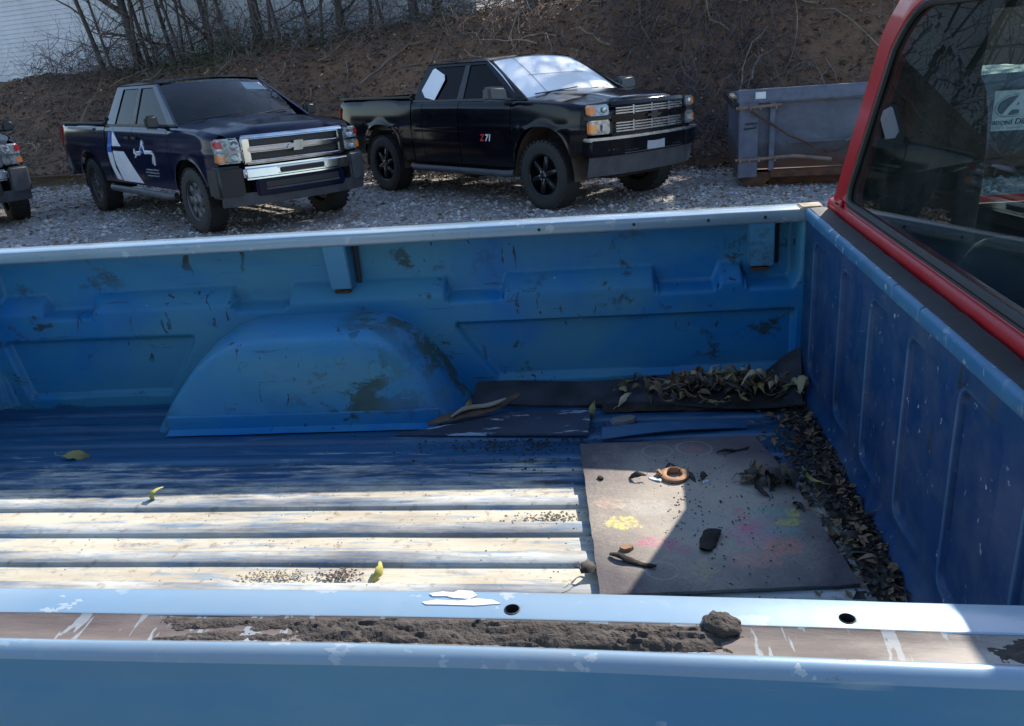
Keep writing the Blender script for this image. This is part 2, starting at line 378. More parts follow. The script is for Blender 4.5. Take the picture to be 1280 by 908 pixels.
# ------------------------------------------------------------------ the old pickup (z below is measured from its bed rail)
old = empty('pickup_truck', (0, 0, 0))
tag(old, 'old pickup with empty rusty blue cargo bed and red cab', 'pickup truck')
UP = Matrix.Translation((0, 0, Z0))
ZF = -.507
def ob(mb, name, mat, parent=old, **k): return mb.build(name, mat, parent, xf=UP, **k)
def farY(x): return .022*x
PADS = [(-2.41, -2.25), (-2.10, -1.648), (-1.48, -1.0), (-.837, -.40), (-.232, -.155)]
PAN1 = [(-2.405, -.287), (-1.79, -.288), (-1.90, -.470), (-2.375, -.468)]
PAN2 = [(-.985, -.284), (-.014, -.283), (-.014, -.452), (-.875, -.460)]
def far_depth(x, z):
    lower = .868
    for P, rr in ((PAN1, .016), (PAN2, .016)):
        d = polysd(x, z, [(lerp(sum(a for a, _ in P)/4, a, .97), lerp(sum(c for _, c in P)/4, c, .90)) for a, c in P])-.012
        lower += .022*(1-min(1, max(0, (d+.008)/.011)))
    pad = 0
    for a, b in PADS: pad = max(pad, sst(a-.010, a+.012, x)*(1-sst(b-.012, b+.010, x)))
    top = lerp(-.196, -.148, pad)
    w_ = .050 if pad > .5 else .022; k = 1-min(1, max(0, (z-top+w_)/w_))       # 0 on the upper panel, 1 on the lower one
    if pad > .5: k = k**.8
    d = rrect(x, z, -1.212, .20, 1.203, .432, .06)
    k = max(k, sst(-.022, .004, d))
    u = .924+.004*math.sin(x*3.1)+.0035*fbm((x*2, z*4, 1))
    return lerp(u, lower, k)
m = MB()
xs = [-2.47+i*(2.475/560) for i in range(561)]
zs = [-.525+j*.0062 for j in range(82)]
m.grid(561, 82, lambda u, v: (lambda x, z: (x, far_depth(x, z)+farY(x)+.002*fbm((x*3, z*5, 7)), z))(xs[round(u*560)], zs[round(v*81)]))
side_far = ob(m, 'bed_side', M['blue'], smooth=60)
def rail_sweep(prof, yfn, x0, x1, n=60):
    return MB().grid(n, len(prof), lambda u, v: (lambda x, p: (x, p[0]+yfn(x), p[1]+.0016*fbm((x*4, p[0]*20, 3))))(lerp(x0, x1, u), prof[round(v*(len(prof)-1))]))
prof = [(.93,-.050),(.872,-.037),(.8615,-.033),(.8595,-.028),(.8595,-.006),(.861,-.002),(.865,.0005),(.93,.002),(.938,-.001),(.943,-.008),(.947,-.03),(.952,-.07)]
rail = ob(rail_sweep(prof, farY, -2.47, .012, 120), 'rail', M['bluerail'], side_far, smooth=50)
def far_skin(x0, x1):
    return MB().grid(60, 14, lambda u, v: (lambda x, t: (x, .952+.03*math.sin(t*2.6)+farY(x), lerp(-.07, max(-.92, -1.03+math.sqrt(max(0, .49**2-(x+1.42)**2)) if abs(x+1.42) < .49 else -.92), t)))(lerp(x0, x1, u), v))
ob(far_skin(-2.47, .012), 'outer_skin', M['blueskin'], side_far, smooth=60)
# stake pockets hang under the rail
for a, b, z1 in ((-1.347, -1.275, -.163), (-.150, -.078, -.154)):
    m = MB(); yy = farY((a+b)/2)
    m.hexa([(a+.008,.872+yy,z1),(b-.002,.872+yy,z1),(b,.940+yy,z1-.008),(a+.006,.940+yy,z1-.008),(a,.864+yy,-.030),(b-.004,.864+yy,-.030),(b,.940+yy,-.030),(a,.940+yy,-.030)])
    ob(m, 'stake_pocket', M['blue'], side_far, bevel=.003)
    m = MB(); m.box((b+.010, .915+yy, -.095), (.014, .004, .125)); ob(m, 'pocket_shadow_strip', M['gasket'], side_far, bevel=.001)  # black strip standing in for the shadow gap beside the pocket
    m = MB(); m.box(((a+b)/2, .898+yy, z1-.012), (.05, .03, .010)); ob(m, 'pocket_rust', M['rust'], side_far, bevel=.003)
for x in (-2.2, -1.75, -1.02, -.72, -.46, -.26, -.11):
    m = MB(); m.lathe([(.0001, -.003), (.0035, -.0028), (.005, 0)], 10, (x, .860+farY(x), -.017), 'y'); ob(m, 'rail_bolt', M['bluerail'] if x < -1 else M['tar'], side_far)
# wheel house
def chaikin(p, n):
    for _ in range(n): p = [p[0]]+[q for a_, b_ in zip(p, p[1:]) for q in (tuple(lerp(i, j, .25) for i, j in zip(a_, b_)), tuple(lerp(i, j, .75) for i, j in zip(a_, b_)))]+[p[-1]]
    return p
ARCH = chaikin([(-1.875,0),(-1.835,.06),(-1.77,.145),(-1.69,.222),(-1.60,.266),(-1.50,.275),(-1.23,.277),(-1.145,.262),(-1.075,.205),(-1.02,.125),(-.985,.06),(-.955,0)], 3)
WR = [(0, 1.0), (.06, .994), (.12, .980), (.160, .963), (.186, .950), (.200, .938), (.208, .923), (.212, .902), (.2145, .86), (.216, .78), (.218, .66), (.219, .5), (.220, .3), (.220, .02)]
def wheelhouse(sgn):
    na, nr = len(ARCH), len(WR); m = MB()
    for d, k in WR:
        for x, z in ARCH:
            px = -1.41+(x+1.41)*k; pz = z*k
            y = d-.03*max(0, (pz-.05)/.25)*(d/.22)+.008*fbm((px*4, pz*6, 5))*(d/.222)
            m.v.append((px+.006*fbm((px*5, pz*6, 2)), sgn*(.872+(farY(px) if sgn > 0 else 0)-y), ZF+pz))
    m.f = [(r*na+i, r*na+i+1, (r+1)*na+i+1, (r+1)*na+i) for r in range(nr-1) for i in range(na-1)]
    return m
ob(wheelhouse(1), 'wheel_house', M['bluewell'], side_far, smooth=60)

m = MB(); m.grid(50, 5, lambda u, v: (lambda x, p: (x, p[0]+farY(x)+.004*fbm((x*6, 1, 1)), ZF+p[1]))(lerp(-1.80, -1.01, u), [(.657,.052),(.650,.048),(.648,.012),(.638,.006),(.622,.004)][round(v*4)]))
ob(m, 'foot_flange', M['blue'], side_far, smooth=40)

# bed floor: sheet with pressed ribs
m = MB(); m.grid(120, 60, lambda u, v: (lambda x, y: (x, y, ZF+.0022*fbm((x*2, y*9, 4))))(lerp(-2.47, .004, u), lerp(-.86, .90, v)))
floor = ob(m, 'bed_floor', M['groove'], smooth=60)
y = .18+.111*5; k = 0
while y > -.86:
    x0 = -2.46; w_ = .052; m = MB(); yy = y
    pr = [(0, -.004), (.002, .004), (.006, .0085), (.046, .0085), (.050, .004), (.053, -.004)]
    m.grid(80, 6, lambda u, v: (lambda x, p: (x, yy+p[0]-.011*(x+1.2)*0+.0022*fbm((x*1.3, yy*7, 9)), ZF+p[1]+.0016*fbm((x*3, yy*5+p[0]*9, 2))))(lerp(-2.46, -.015, u), pr[round(v*5)]))
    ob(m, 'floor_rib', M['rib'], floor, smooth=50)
    y -= .111; k += 1

# tail post at the far rear corner
m = MB(); m.hexa([(-2.50,.775,ZF),(-2.415,.80,ZF),(-2.41,.86,ZF),(-2.50,.86,ZF),(-2.50,.79,-.25),(-2.445,.812,-.25),(-2.44,.86,-.25),(-2.50,.86,-.25)])
ob(m, 'tail_post', M['blue'], bevel=.012)
m = MB(); m.box((-2.50, 0, -.27), (.05, 1.62, .50)); tg = ob(m, 'tailgate', M['blueskin'], bevel=.01)
m = MB(); m.box((-2.53, 0, -.15), (.02, .22, .06)); ob(m, 'handle', M['plasticblack'], tg, bevel=.005)

# bulkhead
RIBY = [.765, .487, .258, .028, -.205, -.44, -.67]
def bulk_x(y, z):
    d = 9
    for r in RIBY: d = min(d, rrect(y, z, r-.078, -.245, .078, .178, .03))
    x = .010*(1-sst(-.005, .0015, d))*max([min(1, max(0, (y-r+.156)/.12)) for r in RIBY if r-.17 < y < r+.02] or [0])**.7
    x += .003*fbm((y*3, z*3, 2))-.030*sst(-.44, -.52, z)
    return x
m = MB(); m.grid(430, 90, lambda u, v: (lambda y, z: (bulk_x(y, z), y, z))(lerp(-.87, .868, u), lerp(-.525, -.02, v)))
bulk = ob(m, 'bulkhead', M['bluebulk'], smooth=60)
prof = [(.004,-.030),(-.005,-.028),(-.007,-.025),(-.0085,-.006),(-.007,-.001),(-.002,.0028),(.006,.0032)]
def notch(y): return sum(.006*math.exp(-((y-c)/.0028)**2) for c in (.11, -.03))
m = MB(); m.grid(700, 7, lambda u, v: (lambda y, p: (p[0]+.003*fbm((y*5, 1, 2))+notch(y)*(p[1] > -.03), y, p[1]-.6*notch(y)*(p[1] > -.02)+.0016*fbm((y*8, 3, 1))))(lerp(-.83, .862, u), prof[round(v*6)]))
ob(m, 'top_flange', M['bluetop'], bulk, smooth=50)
prof = [(.000,-.002),(.002,.0045),(.026,.006),(.044,.004),(.047,-.004),(.047,-.45)]
m = MB(); m.grid(200, 6, lambda u, v: (lambda y, p: (p[0]+.003*fbm((y*7, 4, 2))*(p[0] < .01), y, p[1]+(.003*fbm((y*14, p[0]*60, 1)) if p[0] < .05 else 0)))(lerp(-.90, .845, u), prof[round(v*5)]))
ob(m, 'tarred_cap', M['tar'], bulk, smooth=40)
m = MB(); m.hexa([(-.018,.856,-.004),(.040,.846,-.004),(.046,.925,-.004),(-.02,.925,-.004),(-.016,.858,.006),(.036,.850,.008),(.044,.92,.006),(-.018,.92,.005)])
ob(m, 'corner_gusset', M['silt'], bulk, bevel=.003)

# near bed side
def nearY(x): return -(.018*sst(-.75, .05, x))
flat = [(-.818,-.036),(-.808,-.034),(-.8035,-.029),(-.8035,-.006),(-.805,-.0015),(-.808,.0004),(-.825,.0012),(-.8425,.0006),(-.8445,-.0006),(-.8448,-.0040)]
def shell(pr, th=.0016):                                 # closed sheet-metal strip
    return pr+[(a-(0 if b < -.004 else .0), b-th) for a, b in reversed(pr)]
m = MB(); NS = 90; cp = shell(flat); n_ = len(cp)
m.v = [(x, p[0]+nearY(x), p[1]+.0012*fbm((x*4, p[0]*15, 8))) for x in [lerp(-2.47, .012, i/NS) for i in range(NS+1)] for p in cp]
m.f = [(i*n_+j, (i+1)*n_+j, (i+1)*n_+(j+1) % n_, i*n_+(j+1) % n_) for i in range(NS) for j in range(n_)]
m.f += [tuple(range(n_)), tuple(NS*n_+j for j in reversed(range(n_)))]
inner = MB(); inner.grid(60, 20, lambda u, v: (lerp(-2.47, .005, u), lerp(-.818, -.862, sst(0, .3, 1-v)) + .0*u, lerp(-.525, -.034, v)))
side_near = ob(inner, 'bed_side', M['blue'], smooth=60)
rail_n = ob(m, 'rail', M['bluerail'], side_near, smooth=50)
def cut(o, cutter):
    md = o.modifiers.new('cut', 'BOOLEAN'); md.object = cutter; md.operation = 'DIFFERENCE'; md.solver = 'EXACT'
    dg = bpy.context.evaluated_depsgraph_get(); me = bpy.data.meshes.new_from_object(o.evaluated_get(dg))
    o.modifiers.clear(); old_ = o.data; o.data = me; bpy.data.meshes.remove(old_); bpy.data.objects.remove(cutter)
cu = MB()
for hx, hy in ((-.606, -.8335), (-.328, -.8415)):
    cu.lathe([(.0001, -.03), (.0062, -.03), (.0062, .03), (.0001, .03)], 20, (hx, hy, 0), 'z')
cut(rail_n, cu.build('cutter', M['tar'], None, xf=UP, weld=True))
wn = rail_n.modifiers.new('normals', 'WEIGHTED_NORMAL'); wn.keep_sharp = True
for hx, hy in ((-.606, -.8335), (-.328, -.8415)):
    m = MB(); m.lathe([(.0063, -.0005), (.0072, .0011), (.0062, .0016), (.0060, -.012)], 20, (hx, hy, 0), 'z'); ob(m, 'hole_rim', M['tar'], side_near)
chan = [(-.8437,.0),(-.8455,-.0010),(-.862,-.0014),(-.876,-.0012),(-.8795,-.0004)]
ob(rail_sweep(chan, nearY, -2.47, .012, 90), 'rail_channel', M['grime'], side_near, smooth=60)
bead = [(-.8785,-.0030),(-.8795,.0004),(-.8825,.0018),(-.887,.0015),(-.8915,-.0004),(-.8955,-.0042),(-.8975,-.0075)]
ob(rail_sweep(bead, nearY, -2.47, .012, 90), 'rail_bead', M['bluerail'], side_near, smooth=60)
bead = [(-.8975,-.0075),(-.8995,-.0120),(-.9012,-.0185),(-.9050,-.028),(-.912,-.040),(-.922,-.07),(-.935,-.12),(-.948,-.2),(-.957,-.3),(-.96,-.4)]
ob(rail_sweep(bead, nearY, -2.47, .012, 90), 'outer_skin', M['blueskin'], side_near, smooth=60)
m = MB(); m.grid(60, 10, lambda u, v: (lambda x, t: (x, -.96+.03*t*t+nearY(x), lerp(-.398, max(-.92, -1.03+math.sqrt(max(0, .49**2-(x+1.42)**2)) if abs(x+1.42) < .49 else -.92), t)))(lerp(-2.47, .012, u), v))
ob(m, 'lower_skin', M['blueskin'], side_near, smooth=60)
ob(wheelhouse(-1), 'wheel_house', M['bluewell'], side_near, smooth=60)
# bare patches where the paint has peeled off the rail
for pts in ([(-.684,-.815),(-.672,-.812),(-.662,-.8135),(-.658,-.810),(-.645,-.811),(-.640,-.817),(-.646,-.822),(-.662,-.8205),(-.668,-.818),(-.680,-.8185)],
            [(-.688,-.8275),(-.676,-.824),(-.655,-.8255),(-.640,-.8215),(-.625,-.8235),(-.617,-.8285),(-.640,-.8315),(-.668,-.8305),(-.684,-.8305)]):
    m = MB(); m.prism([(a, b+.006) for a, b in pts], lambda u, v, t: (u, v-.004, t), .0006, .0017); ob(m, 'bare_patch', M['paper'], side_near)

# ---- cab
def rpoly(pts, rad, n=7):
    out = []; N = len(pts)
    for i in range(N):
        p, a, c = Vector(pts[i]), Vector(pts[i-1]), Vector(pts[(i+1) % N]); r = rad[i]
        d1, d2 = (a-p).normalized(), (c-p).normalized()
        for k in range(n):
            t = k/(n-1); q1 = p+d1*r; q2 = p+d2*r
            out.append(tuple(q1*(1-t)**2+p*2*t*(1-t)+q2*t*t))
    return out
def backx(z): return .058+.12*(z+.02)+.42*max(0, z-.30)**1.6
OUT = rpoly([(-.895,-.03),(.895,-.03),(.735,.545),(-.735,.545)], [.03,.03,.12,.12])
INN = rpoly([(-.765,.030),(.765,.030),(.625,.485),(-.625,.485)], [.05,.05,.10,.10])
def rnd(y): return .006*max(0, (abs(y)-.70)/.2)**2     # the back of the cab turns the corner
m = MB(); n_ = len(OUT); loops = [(OUT, .045, 1), (OUT, .012, 1), ([(a*.992, b-.004*(b > 0)) for a, b in OUT], .0, 1), ([(a*1.012, b+.008*(b > .2)-.008*(b < .2)) for a, b in INN], .0, 1), (INN, .012, 1), (INN, .04, 1)]
for L_, dx, _ in loops: m.v += [(backx(b)+dx+rnd(a), a, b) for a, b in L_]
m.f = [(i*n_+j, i*n_+(j+1) % n_, (i+1)*n_+(j+1) % n_, (i+1)*n_+j) for i in range(len(loops)-1) for j in range(n_)]
cab = ob(m, 'cab', M['red'], smooth=50)
gp = [(backx(b)+.010+rnd(a), a, b) for a, b in INN]
def ring(points, r, name, mat, par):
    mm = MB(); pts = [Vector(p) for p in points]; mm.tube(pts+[pts[0], pts[1]], r, 8, cap=False); return ob(mm, name, mat, par)
gl = MB(); cc = (backx(.24)+.014, 0, .24); gl.v = [cc]+[(p[0]+.004, p[1], p[2]) for p in gp]; gl.f = [(0, 1+j, 1+(j+1) % len(gp)) for j in range(len(gp))]
rg = ob(gl, 'rear_window', M['cabglass'], cab, smooth=0)
ring(gp, .009, 'gasket', M['gasket'], cab)
# ledge under the rear window: black trough and red lip
prof = [(.074,.036),(.068,.032),(.064,.020),(.063,.012)]
m = MB(); m.grid(60, 4, lambda u, v: (lambda y, p: (p[0]+rnd(y), y, p[1]))(lerp(-.85, .82, u), prof[round(v*3)])); ob(m, 'window_trough', M['gasket'], cab)
prof = [(.074,.018),(.064,.0205),(.056,.017),(.0525,.006),(.053,-.03),(.072,-.06),(.085,-.2),(.085,-.95)]
m = MB(); m.grid(60, 8, lambda u, v: (lambda y, p: (p[0]+rnd(y), y, p[1]))(lerp(-.90, .895, u), prof[round(v*7)])); ob(m, 'back_panel', M['red'], cab, smooth=50)
m = MB(); m.box((.060, .775, .026), (.022, .06, .020)); ob(m, 'window_clip', M['red'], cab, bevel=.010, seg=3)
# roof
def roofp(u, v):
    x = lerp(.205, 1.22, u); y = lerp(-.725, .725, v); e = max(0, 1-(2*abs(u-.5))**6)*max(0, 1-(abs(y)/.725)**5)
    return (x, y*(1-.03*(1-e)), .535+.05*e)
ob(MB().grid(24, 30, roofp), 'roof', M['red'], cab, smooth=60)
ob(MB().grid(14, 14, lambda u, v: (lambda p: (lerp(.235, 1.15, u), lerp(-.66, .66, v), p[2]-.035))(roofp(u, v))), 'headliner', M['interior'], cab, smooth=60)
for s in (1, -1):
    def sp(x, z, t, s=s): return (x, s*(.893-.165*max(0, z)/.54-t), z)
    for nm, pl in (('quarter_pillar', [(.088,-.03),(.40,-.03),(.36,.10),(.345,.46),(.30,.52),(.185,.54),(.128,.30)]),
                   ('roof_rail', [(.185,.54),(.30,.50),(.345,.46),(1.12,.47),(1.22,.54)]),
                   ('windscreen_pillar', [(1.22,.54),(1.12,.47),(1.52,.0),(1.66,.0)])):
        m = MB(); m.prism(pl, sp, 0, .04); ob(m, nm, M['red'], cab)
        m = MB(); m.prism(pl, sp, .042, .052); ob(m, nm+'_trim', M['interior'], cab)
    m = MB(); m.prism([(.40,-.01),(.36,.10),(.345,.46),(1.12,.47),(1.52,0)], sp, .018, .022); ob(m, 'door_window', M['windglass'], cab)
    m = MB(); m.grid(40, 10, lambda u, v, s=s: (lambda x, t: (x, s*(.915+.03*math.sin(t*2.8)), lerp(0, -.92, t)))(lerp(.085, 1.72, u), v))
    d = ob(m, 'door', M['red'], cab, smooth=60); m = MB(); m.box((.80, s*.865, -.28), (1.40, .03, .54)); ob(m, 'door_trim', M['interior'], cab, bevel=.01); m = MB(); m.box((.55, s*.955, -.12), (.16, .03, .03)); ob(m, 'door_handle', M['chrome'], cab, bevel=.008)
    m = MB(); m.grid(40, 10, lambda u, v, s=s: (lambda x, t: (x, s*(.915+.03*math.sin(t*2.8)), lerp(-.08-.04*(x-1.7), max(-.92, -1.03+math.sqrt(max(0, .48**2-(x-2.25)**2)) if abs(x-2.25) < .48 else -.92), t)))(lerp(1.72, 2.95, u), v))
    ob(m, 'fender', M['red'], cab, smooth=60)
m = MB(); m.grid(20, 20, lambda u, v: (lerp(1.60, 1.20, v)+.06*(1-(2*u-1)**2), lerp(-.90, .90, u)*(1-.20*v), lerp(0, .535, v))); ob(m, 'windscreen', M['windglass'], cab)
m = MB(); m.grid(24, 20, lambda u, v: (lambda x, y: (x, y, -.06-.035*(x-1.7)+.05*(1-(y/.93)**4)-.3*max(0, u-.93)))(lerp(1.62, 2.97, u), lerp(-.925, .925, v))); ob(m, 'hood', M['red'], cab)
m = MB(); m.box((2.99, 0, -.42), (.05, 1.84, .46)); gr = ob(m, 'grille', M['dimchrome'], cab, bevel=.02)
for s in (1, -1):
    m = MB(); m.lathe([(.0001, .02), (.08, .012), (.095, -.01)], 24, (3.02, s*.72, -.38), 'x'); ob(m, 'headlight', M['lens'], cab)
m = MB(); m.box((3.08, 0, -.78), (.14, 1.95, .18)); ob(m, 'front_bumper', M['dimchrome'], cab, bevel=.03)
m = MB(); m.box((-2.62, 0, -.82), (.14, 1.9, .16)); ob(m, 'rear_bumper', M['dimchrome'], bevel=.03)
# interior
m = MB(); m.box((.85, 0, -.56), (1.5, 1.78, .05)); ob(m, 'cab_floor', M['interior'], cab)
for y0, y1 in ((.50, .86), (-.86, -.16), (-.12, .36)):
    m = MB(); m.hexa([(.15,y0,-.5),(.62,y0,-.5),(.62,y1,-.5),(.15,y1,-.5),(.16,y0,-.24),(.66,y0,-.20),(.66,y1,-.20),(.16,y1,-.24)])
    st = ob(m, 'seat', M['seat'], cab, bevel=.06, seg=3)
    top = .34 if y0 > .3 else .05
    def pil(u, v, y0=y0, y1=y1, top=top):
        a = u*2*math.pi; b = (v-.5)*math.pi; cc_, ss_ = math.cos(a), math.sin(a); cb, sb = math.cos(b), math.sin(b); pw = lambda q, e: math.copysign(abs(q)**e, q)
        zc, hz = (top-.30)/2, (top+.30)/2; z = zc+hz*pw(sb, .55)
        wy = (y1-y0)/2*(1-.10*max(0, (z-zc)/hz))
        return (.225+.05*(z+.3)/.6*.5+.065*pw(cc_, .6)*cb**.5, (y0+y1)/2+wy*pw(ss_, .35)*cb**.35, z)
    ob(MB().grid(32, 18, pil, close=True), 'backrest', M['seat'], cab, smooth=70)
m = MB(); m.box((1.42, 0, -.10), (.30, 1.76, .22)); ob(m, 'dashboard', M['interior'], cab, bevel=.05, seg=3)
m = MB(); m.lathe([(.19+.014*math.cos(a), .014*math.sin(a)) for a in [i*math.pi/4 for i in range(9)]], 32, (0, 0, 0), 'x')
ob(m, 'steering_wheel', M['interior'], cab, loc=(1.12, .42, 0)).rotation_euler = (0, R(-25), 0)
# chassis and wheels
m = MB(); m.box((.35, .42, -.78), (5.6, .10, .16)); m.box((.35, -.42, -.78), (5.6, .10, .16)); m.box((-1.42, 0, -1.03), (.10, 1.5, .10)); m.box((2.25, 0, -1.03), (.10, 1.5, .10)); m.box((-1.2,0,-.62),(2.4,1.5,.12)); m.box((1.6,0,-.70),(2.4,1.5,.15))
ob(m, 'chassis', M['under'])
def wheel(par, x, y, z, r, w_, kind, rim, sgn):
    m = MB(); h = w_/2
    m.lathe([(r*.60, -h*.80), (r*.64, -h*.96), (r*.80, -h*1.02), (r*.92, -h*.96), (r*.985, -h*.80), (r, -h*.55), (r, h*.55), (r*.985, h*.80), (r*.92, h*.96), (r*.80, h*1.02), (r*.64, h*.96), (r*.60, h*.80)], 48, (x, y, z), 'y')
    for k in range(36):
        for q in (-1, 1):
            a = 2*math.pi*(k+.25*q)/36; Mx = Matrix.Rotation(-a, 3, 'Y')
            m.box(Vector((x, y+q*h*.74, z))+Mx @ Vector((r*.985, 0, 0)), (r*.05, h*.40, r*.10), Mx)
    tyre_mb = m
    m = MB(); f = y+sgn*h*.78
    m.lathe([(r*.61, -sgn*h*1.5), (r*.60, -sgn*.03), (r*.615, sgn*.006), (r*.60, sgn*.016), (r*.575, sgn*.008), (r*.55, -sgn*.035), (r*.54, -sgn*h*1.4), (.001, -sgn*h*1.4)], 40, (x, f, z), 'y')
    ri = m.build('wheel', rim, par, smooth=35)
    tyre_mb.build('tyre', M['rubber'], ri, smooth=35)
    m = MB()
    n = {'spoke': 6, 'steel': 8, 'old': 8}[kind]
    if kind == 'spoke':
        for k in range(n):
            a = 2*math.pi*k/n+.3; Mx = Matrix.Rotation(-a, 3, 'Y')
            p = [Mx @ Vector(q) for q in ((r*.10,-.02,-r*.085),(r*.58,-.035,-r*.10),(r*.58,-.035,r*.10),(r*.10,-.02,r*.085),(r*.10,.012,-r*.06),(r*.58,0,-r*.055),(r*.58,0,r*.055),(r*.10,.012,r*.06))]
            m.hexa([(q.x+x, f+sgn*(q.y), q.z+z) for q in p])
        m.lathe([(.001, sgn*.02), (r*.14, sgn*.016), (r*.17, -sgn*.02)], 20, (x, f, z), 'y')
    else:
        m.lathe([(.001, sgn*.03), (r*.15, sgn*.026), (r*.17, sgn*.0), (r*.26, -sgn*.012), (r*.34, -sgn*.004), (r*.36, -sgn*.012)], 32, (x, f, z), 'y')
        for k in range(n):
            a = 2*math.pi*k/n; Mx = Matrix.Rotation(-a, 3, 'Y')
            p = [Mx @ Vector(q) for q in ((r*.33,-.04,-r*.12),(r*.57,-.05,-r*.17),(r*.57,-.05,r*.17),(r*.33,-.04,r*.12),(r*.33,-.006,-r*.10),(r*.57,-.004,-r*.135),(r*.57,-.004,r*.135),(r*.33,-.006,r*.10))]
            m.hexa([(q.x+x, f+sgn*q.y, q.z+z) for q in p])
    m.build('spokes', rim, ri, bevel=.004, seg=1)
    for k in range(6):
        a = 2*math.pi*k/6; m = MB(); m.lathe([(.001, sgn*.022), (.010, sgn*.02), (.011, -sgn*.01)], 8, (x+math.cos(a)*r*.125, f+sgn*.006, z+math.sin(a)*r*.125), 'y'); m.build('lug_nut', M['chrome'], ri)
    return ri
for x in (-1.42, 2.25):
    for s in (1, -1): wheel(old, x, s*.82, .42, .42, .25, 'old', M['rimgrey'], s)
